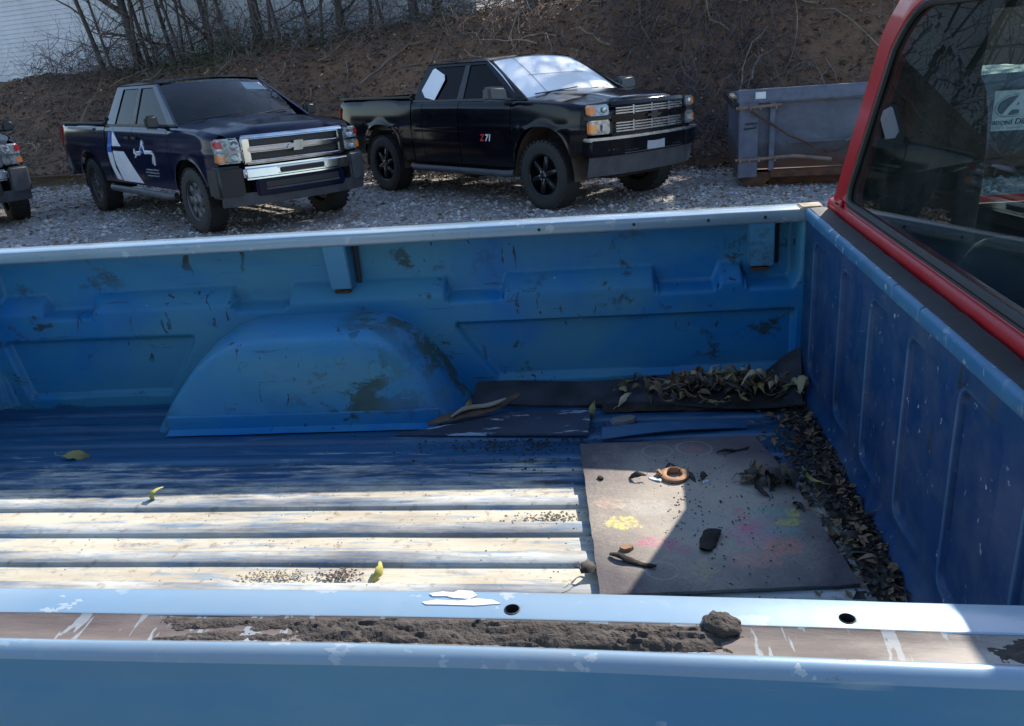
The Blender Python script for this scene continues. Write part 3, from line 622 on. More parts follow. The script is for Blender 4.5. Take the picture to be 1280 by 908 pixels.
# ------------------------------------------------------------------ parked pickups
def gz(x, y):                                            # the lot falls gently towards the bank
    return sst(3.0, 7.5, y)*(.175-.0105*x-.0225*y)
def text_mesh(name, body, size, mat, parent, mw_, shear=0, extrude=.001, bold=0):
    cu_ = bpy.data.curves.new(name, 'FONT'); cu_.body = body; cu_.size = size; cu_.shear = shear; cu_.extrude = extrude; cu_.offset = bold
    cu_.align_x = 'CENTER'; cu_.align_y = 'CENTER'; cu_.resolution_u = 3
    t = bpy.data.objects.new(name, cu_); C.objects.link(t)
    dg = bpy.context.evaluated_depsgraph_get(); me = bpy.data.meshes.new_from_object(t.evaluated_get(dg)); bpy.data.objects.remove(t)
    me.transform(mw_); me.materials.clear(); me.materials.append(mat)
    o = bpy.data.objects.new(name, me); C.objects.link(o); o.parent = parent; return o
def parked_pickup(name, V):
    root = empty(name); P_ = M[V['paint']]; blk = V['kind'] == 'black'
    AR, AZ = V['r'], V['r']                              # wheel radius, axle height
    WB = 3.645
    BZ = V['belt']; DZ = V['dz']
    belt = [(-4.88, V['rail']), (-2.80, V['rail']), (-2.78, BZ+.012), (-.52, BZ), (-.3, BZ-.01), (.35, BZ-.045), (.70, BZ-.095), (.86, BZ-.15)]
    def arch(x):
        for c in (0, -WB):
            a, b = V['aw'], V['ah']; d = abs(x-c)/a
            if d < 1: return AZ+b*(1-d**2.5)**(1/2.5)
        return 0
    def low(x):
        r_ = interp([(-4.88, .62), (-4.2, .56), (-3.2, .50), (-.6, .50), (.45, .55+DZ*.5), (.86, .70+DZ)], x)
        return max(r_, arch(x))
    def side(x, s):
        zb, zl = interp(belt, x), low(x); z = lerp(zl, zb, s)
        y = .955+.045*math.sin(min(1, max(0, (z-.45)/(BZ-.43)))*math.pi)**.8
        h = (z-zl)/max(.01, zb-zl)
        y -= .055*max(0, (h-.90)/.10)**2                 # shoulder rolls in
        y += .012*math.exp(-((z-.98)/.03)**2)*(1 if -2.7 < x < -.4 else .6)
        for c in (0, -WB):
            d = math.hypot((x-c)/V['aw'], (z-AZ)/V['ah'])
            y += .013*math.exp(-((max(d, 1)-1)/.09)**2)*(z > AZ-.02)
        y -= .16*max(0, (x-.45)/.41)**2.2; y -= .03*max(0, (-4.5-x)/.4)**2
        return y, z
    def skin(x0, x1, sg, name_, mat, n, par=root):
        m = MB()
        m.grid(n, 22, lambda u, v: (lambda x: (x, sg*side(x, v)[0], side(x, v)[1]))(lerp(x0, x1, u)))
        return m.build(name_, mat, par, smooth=50)
    dsplit = V['doors']
    for sg in (-1, 1):
        skin(dsplit[0]+.009, .73, sg, 'fender', P_, 60)
        d1 = skin(dsplit[1]+.008, dsplit[0]-.002, sg, 'front_door', P_, 16)
        d2 = skin(dsplit[2]+.009, dsplit[1]-.005, sg, 'rear_door', P_, 14)
        skin(-2.785, dsplit[2]-.002, sg, 'cab_corner', P_, 6)
        skin(-4.88, -2.81, sg, 'bed_side', P_, 80)
        for d_, x in ((d1, dsplit[1]+.13), (d2, dsplit[2]+.13 if blk else dsplit[1]-.12)):
            m = MB(); m.box((x, sg*1.012, 1.13), (.17, .03, .035)); m.build('handle', P_ if blk else M['plasticblack'], d_, bevel=.01)
        # greenhouse
        def gp_(x, t, th, sg=sg):
            return (x, sg*(lerp(.935, .725, max(0, t)**1.1)-th), lerp(BZ, V['roof']-.055, t))
        Cx = V['cx']
        for nm, pl in (('windscreen_pillar', [(-.30,0),(-.52,0),(-1.27,.91),(-1.20,1)]), ('centre_pillar', [(dsplit[1]+.07,0),(dsplit[1]-.07,0),(dsplit[1]-.05,.91),(dsplit[1]+.05,.91)]),
                       ('rear_pillar', [(Cx+.02,0),(-2.785,0),(-2.60,1.0),(Cx+.12,.91)]), ('roof_rail', [(-1.20,1),(-1.27,.91),(Cx+.12,.91),(-2.60,1)]), ('window_sill', [(-.30,-.03),(-2.785,-.03),(-2.785,.035),(-.34,.035)])):
            m = MB(); m.prism(pl, gp_, -.002 if nm == 'window_sill' else .0, .035); m.build(nm, P_ if not (nm == 'window_sill' or nm == 'centre_pillar') else M['plasticblack'], root)
        m = MB(); m.prism([(-.54,.03),(dsplit[1]+.07,.03),(dsplit[1]+.05,.91),(-1.27,.91)], gp_, .014, .018); w1 = m.build('front_window', M['sideglass'], root)
        m = MB(); m.prism([(dsplit[1]-.07,.03),(Cx+.02,.03),(Cx+.12,.91),(dsplit[1]-.05,.91)], gp_, .014, .018); w2 = m.build('rear_window', M['sideglass'], root)
        if blk and sg < 0:
            m = MB(); m.prism([(Cx+.26,.02),(Cx+.02,.10),(Cx-.10,.30),(Cx+.05,.86),(Cx+.10,.89),(Cx+.36,.70),(Cx+.40,.56)], gp_, -.008, -.003); m.build('window_film', M['film'], root)
        if not blk and V.get('decal') and sg < 0:
            pass
        # mirror
        m = MB()
        if blk: m.hexa([(-.70,sg*1.02,1.31),(-.52,sg*1.02,1.31),(-.50,sg*1.34,1.34),(-.68,sg*1.34,1.33),(-.70,sg*1.03,1.49),(-.54,sg*1.03,1.49),(-.53,sg*1.33,1.51),(-.67,sg*1.33,1.50)])
        else: m.hexa([(-.66,sg*1.02,1.25),(-.54,sg*1.02,1.25),(-.54,sg*1.20,1.27),(-.64,sg*1.20,1.27),(-.66,sg*1.03,1.42),(-.56,sg*1.03,1.43),(-.56,sg*1.19,1.42),(-.63,sg*1.19,1.42)])
        mi = m.build('mirror', M['plasticgrey'] if blk else M['plasticblack'], root, bevel=.03, seg=3)
        m = MB(); m.tube([(-.58, sg*.93, 1.27), (-.59, sg*1.06, 1.30)], .025, 8); m.build('mirror_arm', M['plasticblack'], mi)
        # wheels, liners, lights, boards
        for x in (0, -WB):
            wheel(root, x, sg*.86, AZ, AR, V['tw'], V['wheel'], M[V['rim']], sg)
            m = MB(); m.grid(24, 4, lambda u, v, x=x: (x-(V['aw']+.02)*math.cos(u*math.pi), sg*lerp(.97, .55, v), AZ-.05+(V['ah']+.06)*math.sin(u*math.pi))); m.build('wheel_liner', M['mudliner'] if blk else M['under'], root)
            if V.get('flare'):
                m = MB()
                for k in range(25):
                    a = math.pi*k/24; 
                pr_ = [(0, 0), (.02, .028), (.07, .022), (.085, -.01)]
                def fl(u, v, x=x):
                    c_ = math.cos(math.pi*u); s_ = math.sin(math.pi*u); o_, yy_ = pr_[round(v*3)]
                    px = x-math.copysign(abs(c_)**.8, c_)*(V['aw']+o_-.01); pz = AZ+abs(s_)**.8*(V['ah']+o_-.01)
                    return (px, sg*(1.0+yy_), pz)
                m.grid(36, 4, fl); m.build('wheel_flare', M['plasticblack'], root)
        m = MB(); m.tube([(-.55, sg*.98, .43), (-.65, sg*1.02, .42), (-2.75, sg*1.02, .42), (-2.85, sg*.98, .43)], .045, 10); m.build('running_board', M['plasticgrey'], root)
        m = MB(); m.box((-4.87, sg*.925, 1.10), (.05, .12, .34)); m.build('tail_light', M['redlens'], root, bevel=.02)
    # hood
    def hood(u, v):
        x = lerp(-.42, .84, u); y = lerp(-.90, .90, v); zb = interp(belt, x)
        yy = y*(1-.145*max(0, (x-.45)/.41)**2.2)
        z = zb+.0+.055*(1-(abs(y)/.90)**3)+.018*sst(.60, .45, abs(y))-.06*max(0, (u-.93)/.07)**2
        return (x+.07*(1-(y/.9)**2)*(u > .5)*(u-.5)*2-.10*(1-u)*(abs(y)/.9)**2, yy, z)
    MB().grid(40, 40, hood).build('hood', P_, root, smooth=50)
    # windscreen and roof, rear glass
    def ws(u, v):
        y = lerp(-1, 1, u); b = .925*y; t = .735*y; bow = 1-y*y
        return (lerp(-.42+.17*bow-.02, -1.26+.13*bow, v), lerp(b, t, v**1.05), lerp(BZ, V['roof']-.05+.035*bow, v)+.03*math.sin(v*math.pi))
    wsx = MB().grid(24, 14, ws).build('windscreen', M['film'] if blk else M['windglass'], root, smooth=60)
    if blk:
        m = MB(); m.tube([(ws(.23, v)[0]+.004, ws(.23, v)[1], ws(.23, v)[2]+.004) for v in [i/9 for i in range(10)]], .003, 5); m.build('film_seam', M['decalgrey'], root)
        m = MB(); m.tube([(lambda p: (p[0]+.004, p[1], p[2]+.004))(ws(.2+.6*i/9, .47)) for i in range(10)], .003, 5); m.build('film_seam', M['decalgrey'], root)
    def rf(u, v):
        y = lerp(-1, 1, v); x = lerp(-1.20+.10*(1-y*y), -2.62, u); e = (1-(2*abs(u-.5))**8)*(1-abs(y)**6)
        return (x, .74*y, V['roof']-.055+.055*(1-y*y)*.7+.02*e)
    MB().grid(24, 24, rf).build('roof', P_, root, smooth=60)
    m = MB(); m.grid(12, 10, lambda u, v: (lerp(-2.77, -2.60, v), lerp(-.92, .92, u)*lerp(1, .79, v), lerp(BZ, V['roof']-.05, v))); m.build('back_glass', M['sideglass'], root)
    # wipers
    for a, b in ((.12, .50), (.52, .88)):
        m = MB(); m.tube([(lambda p: (p[0]+.02, p[1], p[2]+.015))(ws(lerp(a, b, t), .05+.07*t)) for t in (0, .5, 1)], .008, 5); m.build('wiper', M['plasticblack'], root)
    # inner volumes
    m = MB(); m.box((-1.75, 0, .88), (2.0, 1.72, .78)); m.build('cabin_core', M['interior'], root)
    m = MB(); m.box((.15, 0, .80), (1.1, 1.16, .62)); m.box((-2.0, 0, .47), (5.3, .9, .22)); m.tube([(0,-.7,AZ),(0,.7,AZ)], .06, 8); m.tube([(-WB,-.7,AZ),(-WB,.7,AZ)], .07, 8); m.build('underbody', M['under'], root)
    for y in (.36, -.36):
        m = MB(); m.box((-1.55, y, 1.28), (.16, .48, .36)); m.box((-1.56, y, 1.53), (.10, .26, .16)); m.build('seat_back', M['seat'], root, bevel=.04, seg=3)
    m = MB(); m.lathe([(.19, -.012), (.205, 0), (.19, .012), (.175, 0), (.19, -.012)], 24, (-.98, .38, 1.30), 'x'); m.build('steering_wheel', M['interior'], root)
    # cargo bed
    zr = V['rail']
    m = MB(); m.box((-3.83, 0, .80), (2.06, 1.7, .04)); m.box((-2.83, 0, 1.05), (.05, 1.86, zr-.62)); m.box((-3.83, .90, zr-.24), (2.06, .02, .46)); m.box((-3.83, -.90, zr-.24), (2.06, .02, .46)); m.build('cargo_floor', M['plasticblack'], root)
    for sg in (-1, 1): m = MB(); m.box((-3.84, sg*.915, zr+.004), (2.08, .10, .03)); m.build('bed_rail_cap', M['plasticblack'], root, bevel=.01)
    m = MB(); m.box((-4.88, 0, zr-.27), (.06, 1.72, .53)); m.build('tailgate', P_, root, bevel=.015)
    m = MB(); m.box((-4.98, 0, .60), (.16, 1.9, .20)); m.build('rear_bumper', M['dimchrome'] if not blk else M['plasticblack'], root, bevel=.04, seg=3)
    # ---- front face
    def fx(y): return .93-.15*(abs(y)/.95)**3
    def plate(y0, y1, z0, z1, off=0, th=.04, rake=.0, n=None):
        z0 += DZ*(1 if z0 > .45 else .45); z1 += DZ
        m = MB(); n = n or max(2, int(abs(y1-y0)/.06)); vs = []
        for i in range(n+1):
            y = lerp(y0, y1, i/n); x = fx(y)+off
            vs += [(x-th, y, z0), (x, y, z0), (x-rake, y, z1), (x-th-rake, y, z1)]
        m.v = vs
        m.f = [(i*4+j, i*4+(j+1) % 4, i*4+4+(j+1) % 4, i*4+4+j) for i in range(n) for j in range(4)]+[(3,2,1,0), (n*4, n*4+1, n*4+2, n*4+3)]
        return m
    def bowtie(par, z, w_, h_, mat, off):
        s_ = .16*w_; pl = [(-w_/2, -h_*.18), (-w_/2+s_*.9, -h_*.18), (-w_*.20, -h_*.18), (-w_*.24, -h_/2), (w_*.16, -h_/2), (w_*.22, -h_*.18), (w_/2-.1*w_, -h_*.18), (w_/2, h_*.18), (w_*.20, h_*.18), (w_*.24, h_/2), (-w_*.16, h_/2), (-w_*.22, h_*.18), (-w_/2+.1*w_, h_*.18)]
        m = MB(); m.prism(pl, lambda u, v, t: (fx(0)+off+t, u, z+DZ+v), 0, .018); return m.build('emblem', mat, par)
    if blk:
        plate(-.66, .66, .76, 1.10, -.055, .02).build('grille_backing', M['plasticblack'], root)
        gb = plate(-.68, .68, .905, .975, .002, .05).build('grille', P_, root, bevel=.012)
        plate(-.68, .68, 1.075, 1.125, 0, .05, .02).build('grille_top_bar', P_, gb, bevel=.012)
        plate(-.68, .68, .735, .775, .01, .05).build('grille_bottom_bar', P_, gb, bevel=.012)
        for zz in (1.052, 1.022, .992): 
            for a, b in ((-.60,-.33), (-.31,-.01), (.01,.31), (.33,.60)): plate(a, b, zz-.009, zz+.009, -.012, .03).build('slat', M['dimchrome'], gb, bevel=.003, seg=1)
        for zz in (.885, .853, .821, .790):
            for a, b in ((-.60,-.33), (-.31,-.01), (.01,.31), (.33,.60)): plate(a, b, zz-.009, zz+.009, -.012, .03).build('slat', M['dimchrome'], gb, bevel=.003, seg=1)
        for yy in (-.32, 0, .32): plate(yy-.012, yy+.012, .78, 1.08, -.018, .03, n=1).build('divider', M['dimchrome'], gb)
        bowtie(gb, .94, .26, .085, M['plasticblack'], .004)
        text_mesh('badge', 'Z71', .06, M['chrome'], gb, Matrix.Translation((fx(.52)+.004, .52, .80+DZ)) @ Matrix.Rotation(R(90), 4, 'Z') @ Matrix.Rotation(R(90), 4, 'X'))
        for sg in (-1, 1):
            hl = plate(*sorted((sg*.69, sg*.93)), .985, 1.105, .004, .08, .02).build('headlight', M['lensdark'], root, bevel=.014)
            plate(*sorted((sg*.69, sg*.93)), .775, .935, .008, .08, .005).build('low_beam', M['lensdark'], hl, bevel=.014)
            plate(*sorted((sg*.855, sg*.945)), .995, 1.095, .012, .06, .02).build('indicator', M['amber'], hl, bevel=.01)
            plate(*sorted((sg*.855, sg*.945)), .79, .90, .016, .06, .005).build('side_marker', M['amber'], hl, bevel=.01)
            m = MB(); m.lathe([(.001, .02), (.03, .015), (.036, 0)], 16, (fx(.77)+.005, sg*.77, 1.045+DZ), 'x'); m.build('bulb', M['lens'], hl)
            m = MB(); m.box((fx(.76)+.012, sg*.775, .85+DZ), (.012, .09, .07)); m.build('reflector', M['lens'], hl, bevel=.005)
            plate(*sorted((sg*.68, sg*.955)), .940, .980, .006, .06).build('headlight_divider', M['plasticblack'], hl)
        bp = plate(-.97, .97, .52, .735, .035, .16, -.02).build('front_bumper', P_, root, bevel=.025, seg=3)
        plate(-.985, .985, .70, .742, .06, .12).build('bumper_strip', M['dimchrome'], bp, bevel=.012)
        for sg in (-1, 1):
            plate(*sorted((sg*.62, sg*.80)), .585, .655, .042, .03).build('fog_light', M['lens'], bp, bevel=.01)
            plate(*sorted((sg*.30, sg*.52)), .56, .64, .040, .02).build('tow_opening', M['plasticgrey'], bp, bevel=.01)
        plate(-.52, .52, .535, .655, .036, .02).build('lower_intake', M['plasticgrey'], bp, bevel=.006)
        plate(-.16, .16, .545, .665, .047, .012, n=1).build('licence_plate', M['decalgrey'], bp, bevel=.003)
        plate(-.93, .93, .37, .53, -.05, .03, -.04).build('air_dam', M['plasticgrey'], bp, bevel=.006)
        for sg in (-1, 1):
            mw2 = Matrix.Translation((-1.05, sg*1.013, .86)) @ (Matrix.Rotation(R(90), 4, 'X') if sg < 0 else Matrix.Rotation(R(180), 4, 'Z') @ Matrix.Rotation(R(90), 4, 'X'))
            # red first letter, white digits
            text_mesh('badge_letter', 'Z', .12, M['decalred'], root, mw2 @ Matrix.Translation((-.085 if sg < 0 else -.085, 0, 0)), .2, .002, .004)
            text_mesh('badge_digits', '71', .12, M['decalwhite'], root, mw2 @ Matrix.Translation((.04, 0, 0)), .2, .002, .004)
    else:
        ch = M['chrome'] if V.get('decal') else M['dimchrome']
        plate(-.64, .64, .78, 1.07, -.06, .02).build('grille_backing', M['plasticblack'], root)
        gb = plate(-.64, .64, .885, .955, .012, .05).build('grille', ch, root, bevel=.016, seg=3)
        plate(-.68, .68, 1.035, 1.085, .008, .06, .015).build('grille_top_bar', ch, gb, bevel=.016, seg=3)
        plate(-.66, .66, .755, .80, .018, .06).build('grille_bottom_bar', ch, gb, bevel=.014, seg=3)
        for sg in (-1, 1): plate(*sorted((sg*.59, sg*.69)), .765, 1.06, .010, .06, .01).build('grille_side_bar', ch, gb, bevel=.016, seg=3)
        for k in range(4): plate(-.6, .6, .818+.016*k, .824+.016*k, -.045, .012).build('grille_mesh', M['plasticgrey'], gb)
        for k in range(4): plate(-.6, .6, .972+.016*k, .978+.016*k, -.045, .012).build('grille_mesh', M['plasticgrey'], gb)
        bowtie(gb, .92, .30, .115, M['dimchrome'], .012); 
        for sg in (-1, 1):
            hl = plate(*sorted((sg*.695, sg*.95)), .785, 1.065, .012, .12, .03).build('headlight', M['lens'], root, bevel=.02, seg=3)
            plate(*sorted((sg*.87, sg*.958)), .80, .885, .018, .08, .01).build('indicator', M['amber'], hl, bevel=.01)
            plate(*sorted((sg*.88, sg*.955)), .96, 1.045, .006, .08, .02).build('side_marker', M['redlens'], hl, bevel=.01)
            plate(*sorted((sg*.70, sg*.945)), .905, .930, .014, .06).build('lamp_divider', M['dimchrome'], hl)
            for yy, zz, r_ in ((.77, .985, .05), (.78, .85, .045)):
                m = MB(); m.lathe([(.001, -.03), (r_*.5, -.02), (r_, .012), (r_*1.06, .008)], 20, (fx(yy)+.012, sg*yy, zz+DZ), 'x'); m.build('lamp', M['chrome'], hl)
        bp = plate(-.72, .72, .585, .735, .07, .18, .015).build('front_bumper', ch, root, bevel=.03, seg=3)
        plate(-.30, .30, .635, .690, .076, .02).build('bumper_slot', M['plasticblack'], bp, bevel=.008)
        for zz in (.628, .692): plate(-.32, .32, zz, zz+.008, .08, .02).build('slot_trim', ch, bp)
        plate(-.60, .60, .43, .58, .055, .16).build('lower_fascia', M['navy'] if V.get('decal') else M['plasticblack'], bp, bevel=.02)
        plate(-.50, .50, .475, .555, .062, .03).build('lower_intake', M['plasticblack'], bp, bevel=.008)
        plate(-.50, .50, .455, .475, .070, .03).build('intake_trim', M['plasticgrey'], bp, bevel=.005)
        for sg in (-1, 1):
            plate(*sorted((sg*.72, sg*1.0)), .43, .755, .050, .30, .01).build('bumper_corner', M['plasticblack'] if sg < 0 else M['plasticgrey'], bp, bevel=.03, seg=3)
        plate(-.97, .97, .33, .44, .0, .03, -.03).build('air_dam', M['plasticgrey'], bp, bevel=.006)
    return root
def park(root, x, y, th, scale=1):
    f = Vector((math.cos(th), math.sin(th), 0)); e = .5
    n = Vector((-(gz(x+e, y)-gz(x-e, y))/(2*e), -(gz(x, y+e)-gz(x, y-e))/(2*e), 1)).normalized()
    f = (f-n*f.dot(n)).normalized(); l = n.cross(f)
    mm = Matrix((f, l, n)).transposed().to_4x4(); mm.translation = (x, y, gz(x, y)-.006)
    root.rotation_euler = mm.to_euler(); root.location = mm.translation
    bpy.context.view_layer.update()
BLK = dict(kind='black', belt=1.335, dz=.14, paint='black', r=.425, aw=.52, ah=.59, rail=1.39, roof=1.87, doors=(-.56, -1.66, -2.52), cx=-2.50, tw=.29, wheel='spoke', rim='rimblack')
NAV = dict(kind='navy', belt=1.285, dz=.075, paint='navy', r=.40, aw=.47, ah=.50, rail=1.31, roof=1.85, doors=(-.54, -1.72, -2.46), cx=-2.46, tw=.26, wheel='steel', rim='rimgrey', decal=True)
GRY = dict(NAV, paint='charcoal', decal=False)
bt = parked_pickup('pickup_truck', BLK); park(bt, -.726, 9.681, -.751)
tag(bt, 'black lifted pickup with white film over its windscreen', 'pickup truck')
nv = parked_pickup('pickup_truck', NAV); park(nv, -5.004, 9.056, -.704)
tag(nv, 'navy pickup with white and blue door stripes and chrome grille', 'pickup truck')
gt = parked_pickup('pickup_truck', GRY); park(gt, -10.05, 9.55, -.76)
tag(gt, 'dark charcoal pickup, only its front corner in view beside the navy pickup', 'pickup truck')
# navy truck's livery on both sides, flat vinyl a hair off the paint
def sidey(x, z):                                          # outer y of a door at height z
    y = .955+.045*math.sin(min(1, max(0, (z-.45)/.855))*math.pi)**.8+.012*math.exp(-((z-.98)/.03)**2)
    zb = 1.29; h = (z-.5)/(zb-.5); return y-.055*max(0, (h-.90)/.10)**2
for sg in (-1, 1):
    def vinyl(poly, nm, mat, off=.004, n=7):
        m = MB(); zs_ = [p[1] for p in poly]; z0_, z1_ = min(zs_), max(zs_)
        def cross(z):
            xs_ = []
            for (a, b), (c, d) in zip(poly, poly[1:]+poly[:1]):
                if b != d and min(b, d) <= z <= max(b, d): xs_.append(a+(c-a)*(z-b)/(d-b))
            return min(xs_), max(xs_)
        rows = [cross(lerp(z0_+1e-5, z1_-1e-5, i/n))+(lerp(z0_, z1_, i/n),) for i in range(n+1)]
        for a, b, z in rows: m.v += [(a, sg*(sidey(a, z)+off), z), (b, sg*(sidey(b, z)+off), z)]
        m.f = [(2*i, 2*i+1, 2*i+3, 2*i+2) for i in range(n)]
        m.build(nm, mat, nv, smooth=0)
    vinyl([(-2.46, 1.22), (-2.12, .98), (-1.84, .74), (-1.62, .53), (-2.38, .53), (-2.51, .80), (-2.52, 1.04)], 'white_stripe', M['decalwhite'])
    vinyl([(-2.74, .92), (-2.55, .92), (-2.54, .70), (-2.42, .54), (-2.62, .54), (-2.72, .75)], 'white_stripe', M['decalwhite'])
    vinyl([(-2.74, .92), (-2.55, .92), (-2.52, 1.20), (-2.62, 1.20)], 'blue_stripe', M['decalblue'])
    vinyl([(-2.47, 1.23), (-2.36, 1.20), (-2.20, 1.02), (-2.40, 1.20)], 'blue_stripe', M['decalblue'], .005)
    rnd_ = random.Random(4)
    base = -1.70 if sg < 0 else -.85
    dirn = 1 if sg < 0 else -1
    # script-like emblem on the door, two short lines under it
    m = MB()
    def P3(u, z): x = base+dirn*u; return (x, sg*(sidey(x, z)+.005), z)
    for st in ([(.02,.93),(.06,.99),(.08,.90),(.03,.88)], [(.10,.92),(.22,.92),(.28,1.0),(.34,1.06),(.38,1.02),(.42,.94),(.56,.95),(.70,.94)], [(.30,1.05),(.34,1.10),(.38,1.06)], [(.12,.95),(.30,.96)], [(.45,.97),(.68,.97)], [(.66,.96),(.70,.90),(.68,.80),(.62,.82),(.66,.90)]):
        m.tube([P3(u, z) for u, z in st], .012, 4)
    m.build('door_emblem', M['decalwhite'], nv)
    m = MB(); m.tube([P3(u, z) for u, z in [(.26,.95),(.30,1.0),(.35,1.0),(.38,.95),(.28,.94)]], .012, 4); m.build('door_emblem_blue', M['decalblue'], nv)
    m = MB()
    for z, u0, u1, s_ in ((.735, .34, .74, .018), (.695, .30, .74, .017), (.655, .34, .72, .016)):
        u = u0
        while u < u1:
            l_ = rnd_.uniform(.012, .03); m.tube([P3(u, z-s_*.3), P3(u+l_, z+s_*.3*rnd_.choice((-1, 1, .3)))], s_*.42, 4); u += l_+rnd_.choice((.006, .006, .02))
    m.build('door_lettering', M['decalgrey'], nv)
    m = MB(); m.box((-3.80, sg*.99, 1.245), (1.15, .004, .030)); m.build('bed_lettering', M['decalgrey'], nv)
m = MB(); m.hexa([(-.905,.36,1.635),(-.905,.66,1.620),(-1.075,.64,1.715),(-1.08,.38,1.737)]+[(x+.012, y, z+.016) for x, y, z in ((-.905,.36,1.635),(-.905,.66,1.620),(-1.075,.64,1.715),(-1.08,.38,1.737))])
m.build('windscreen_notice', M['paper'], nv, smooth=0)
# ------------------------------------------------------------------ ground and bank
def toe(x): return 12.5+.33*max(0, 1-x)+.25*math.sin(x*.9)
def crest_h(x): return interp([(-40, 2.0), (-14, 2.15), (-8, 2.55), (-3, 2.75), (-1, 3.0), (1.5, 4.2), (6, 4.8), (40, 5.0)], x)
def bz(x, y):
    t = toe(x); d = y-t; w_ = interp([(-14, 4.6), (-3, 4.4), (1.5, 4.6), (8, 5)], x)
    s = min(1, max(0, d/w_)); h = crest_h(x)*(s**.85 if s > 0 else 0)*(1 if s < 1 else 1)
    h = crest_h(x)*sst(-.15, 1.05, s)*1.0 if d > 0 else 0
    return gz(x, y)*(1-min(1, max(0, d/3)))+h+(.28*fbm((x*.6, y*.6, 2))+.10*fbm((x*2.3, y*2.3, 5)))*sst(-.2, 1.2, d)-.02+.04*fbm((x*.8, y*.8, 9))
m = MB(); NX, NY = 170, 120
def gpt(u, v):
    x = -60+120*u; y = -50+63.2*v
    return (x, y, gz(x, y)-(0.03*max(0, y-11.6)))
m.grid(2, 2, lambda u, v: (lerp(-400, 400, u), lerp(-400, 400, v), -.35))
far = m.build('terrain', M['ground'], None); tag(far, kind='structure')
m = MB(); m.grid(140, 140, gpt); gr_ = m.build('gravel_lot', M['ground'], None); tag(gr_, kind='structure')
m = MB(); m.grid(260, 90, lambda u, v: (lambda x, d: (x, toe(x)+d, bz(x, toe(x)+d)))(-40+70*u, -.5+24*v**1.7))
bank = m.build('bank', M['bank'], None, smooth=80); tag(bank, kind='structure')
rng = random.Random(11)
# loose gravel
def stones(name, n, mat, box_, smin, smax, label, flat=.7):
    m = MB()
    for _ in range(n):
        x = rng.uniform(box_[0], box_[1]); y = rng.uniform(box_[2], min(box_[3], toe(x)+.6)); s = rng.uniform(smin, smax)*(1 if rng.random() < .93 else 1.9)
        z = max(gz(x, y), bz(x, y) if y > toe(x)-.3 else -9); a = rng.uniform(0, 6.3); c, q = math.cos(a)*s, math.sin(a)*s
        j = [rng.uniform(.6, 1.2) for _ in range(6)]
        b = len(m.v)
        m.v += [(x+c*j[0], y+q*j[0], z+s*.1), (x-q*j[1], y+c*j[1], z+s*.15), (x-c*j[2], y-q*j[2], z+s*.1), (x+q*j[3], y-c*j[3], z+s*.05), (x+c*.2, y+q*.2, z+s*flat*j[4]), (x, y, z-s*.4)]
        m.f += [(b, b+1, b+4), (b+1, b+2, b+4), (b+2, b+3, b+4), (b+3, b, b+4), (b+1, b, b+5), (b+2, b+1, b+5), (b+3, b+2, b+5), (b, b+3, b+5)]
    o = m.build(name, mat, None, smooth=0); tag(o, label, 'gravel', kind='stuff'); return o
stones('gravel', 30000, M['stone'], (-17, 9, 6.0, 14.5), .009, .030, 'loose grey gravel strewn over the parking lot')
stones('brown_gravel', 9000, M['stonebrown'], (-17, 9, 6.0, 16), .008, .028, 'brown stones mixed in the gravel lot')
# fallen leaves
def leaf_quads(m, p, s, r_, nrm=None, tilt=.6):
    a = r_.uniform(0, 6.3); n_ = (nrm or Vector((0, 0, 1)))+Vector((r_.uniform(-tilt, tilt), r_.uniform(-tilt, tilt), r_.uniform(-.1, tilt*.5)))
    n_.normalize(); u = n_.orthogonal().normalized(); u = Matrix.Rotation(a, 3, n_) @ u; w_ = n_.cross(u)
    c = r_.uniform(.1, .45)*s; p = Vector(p)
    b = len(m.v); m.v += [tuple(p-u*s), tuple(p+w_*s*.5+n_*c), tuple(p+u*s*r_.uniform(.8, 1.2)), tuple(p-w_*s*.5+n_*c*r_.uniform(-.6, 1))]
    m.f += [(b, b+1, b+2), (b, b+2, b+3)]
def litter(name, n, mat, fn, smin, smax, label, tilt=.7):
    m = MB()
    for _ in range(n):
        x, y, z, nr = fn(); leaf_quads(m, (x, y, z), rng.uniform(smin, smax), rng, nr, tilt)
    o = m.build(name, mat, None, smooth=0); tag(o, label, 'leaves', kind='stuff'); return o
def bank_pt(d0=-.6, d1=7.0, x0=-19, x1=7):
    x = rng.uniform(x0, x1); d = rng.uniform(d0, d1); y = toe(x)+d; z = bz(x, y) if d > -.3 else gz(x, y)
    return (x, y, z+rng.uniform(.0, .05), Vector((0, -.45, .9)) if d > 0 else None)
litter('leaf_litter', 24000, M['leafbrown'], bank_pt, .022, .06, 'brown fallen leaves covering the bank')
litter('dark_leaf_litter', 8000, M['leafdark'], bank_pt, .03, .08, 'dark rotten leaves on the bank')
litter('pale_leaf_litter', 1800, M['leafpale'], bank_pt, .02, .05, 'pale dry leaves scattered over the bank')
iv = MB()
for (x, d, n_, sp_) in ((-13.0, 3.6, 260, .45), (-10.6, 3.5, 420, .5), (-9.2, 3.7, 300, .5), (-7.6, 3.8, 260, .6), (-4.6, 4.2, 160, .4), (-11.6, 3.4, 200, .4)):
    for _ in range(n_):
        px = rng.gauss(x, sp_); py = toe(px)+d+rng.gauss(0, .25); leaf_quads(iv, (px, py, bz(px, py)+abs(rng.gauss(0, .30))), rng.uniform(.025, .06), rng, None, 1.2)
tag(iv.build('ivy_ground_cover', M['leafgreen'], None, smooth=0), 'dark green ivy and shrubs along the top of the bank', 'ivy', kind='stuff')
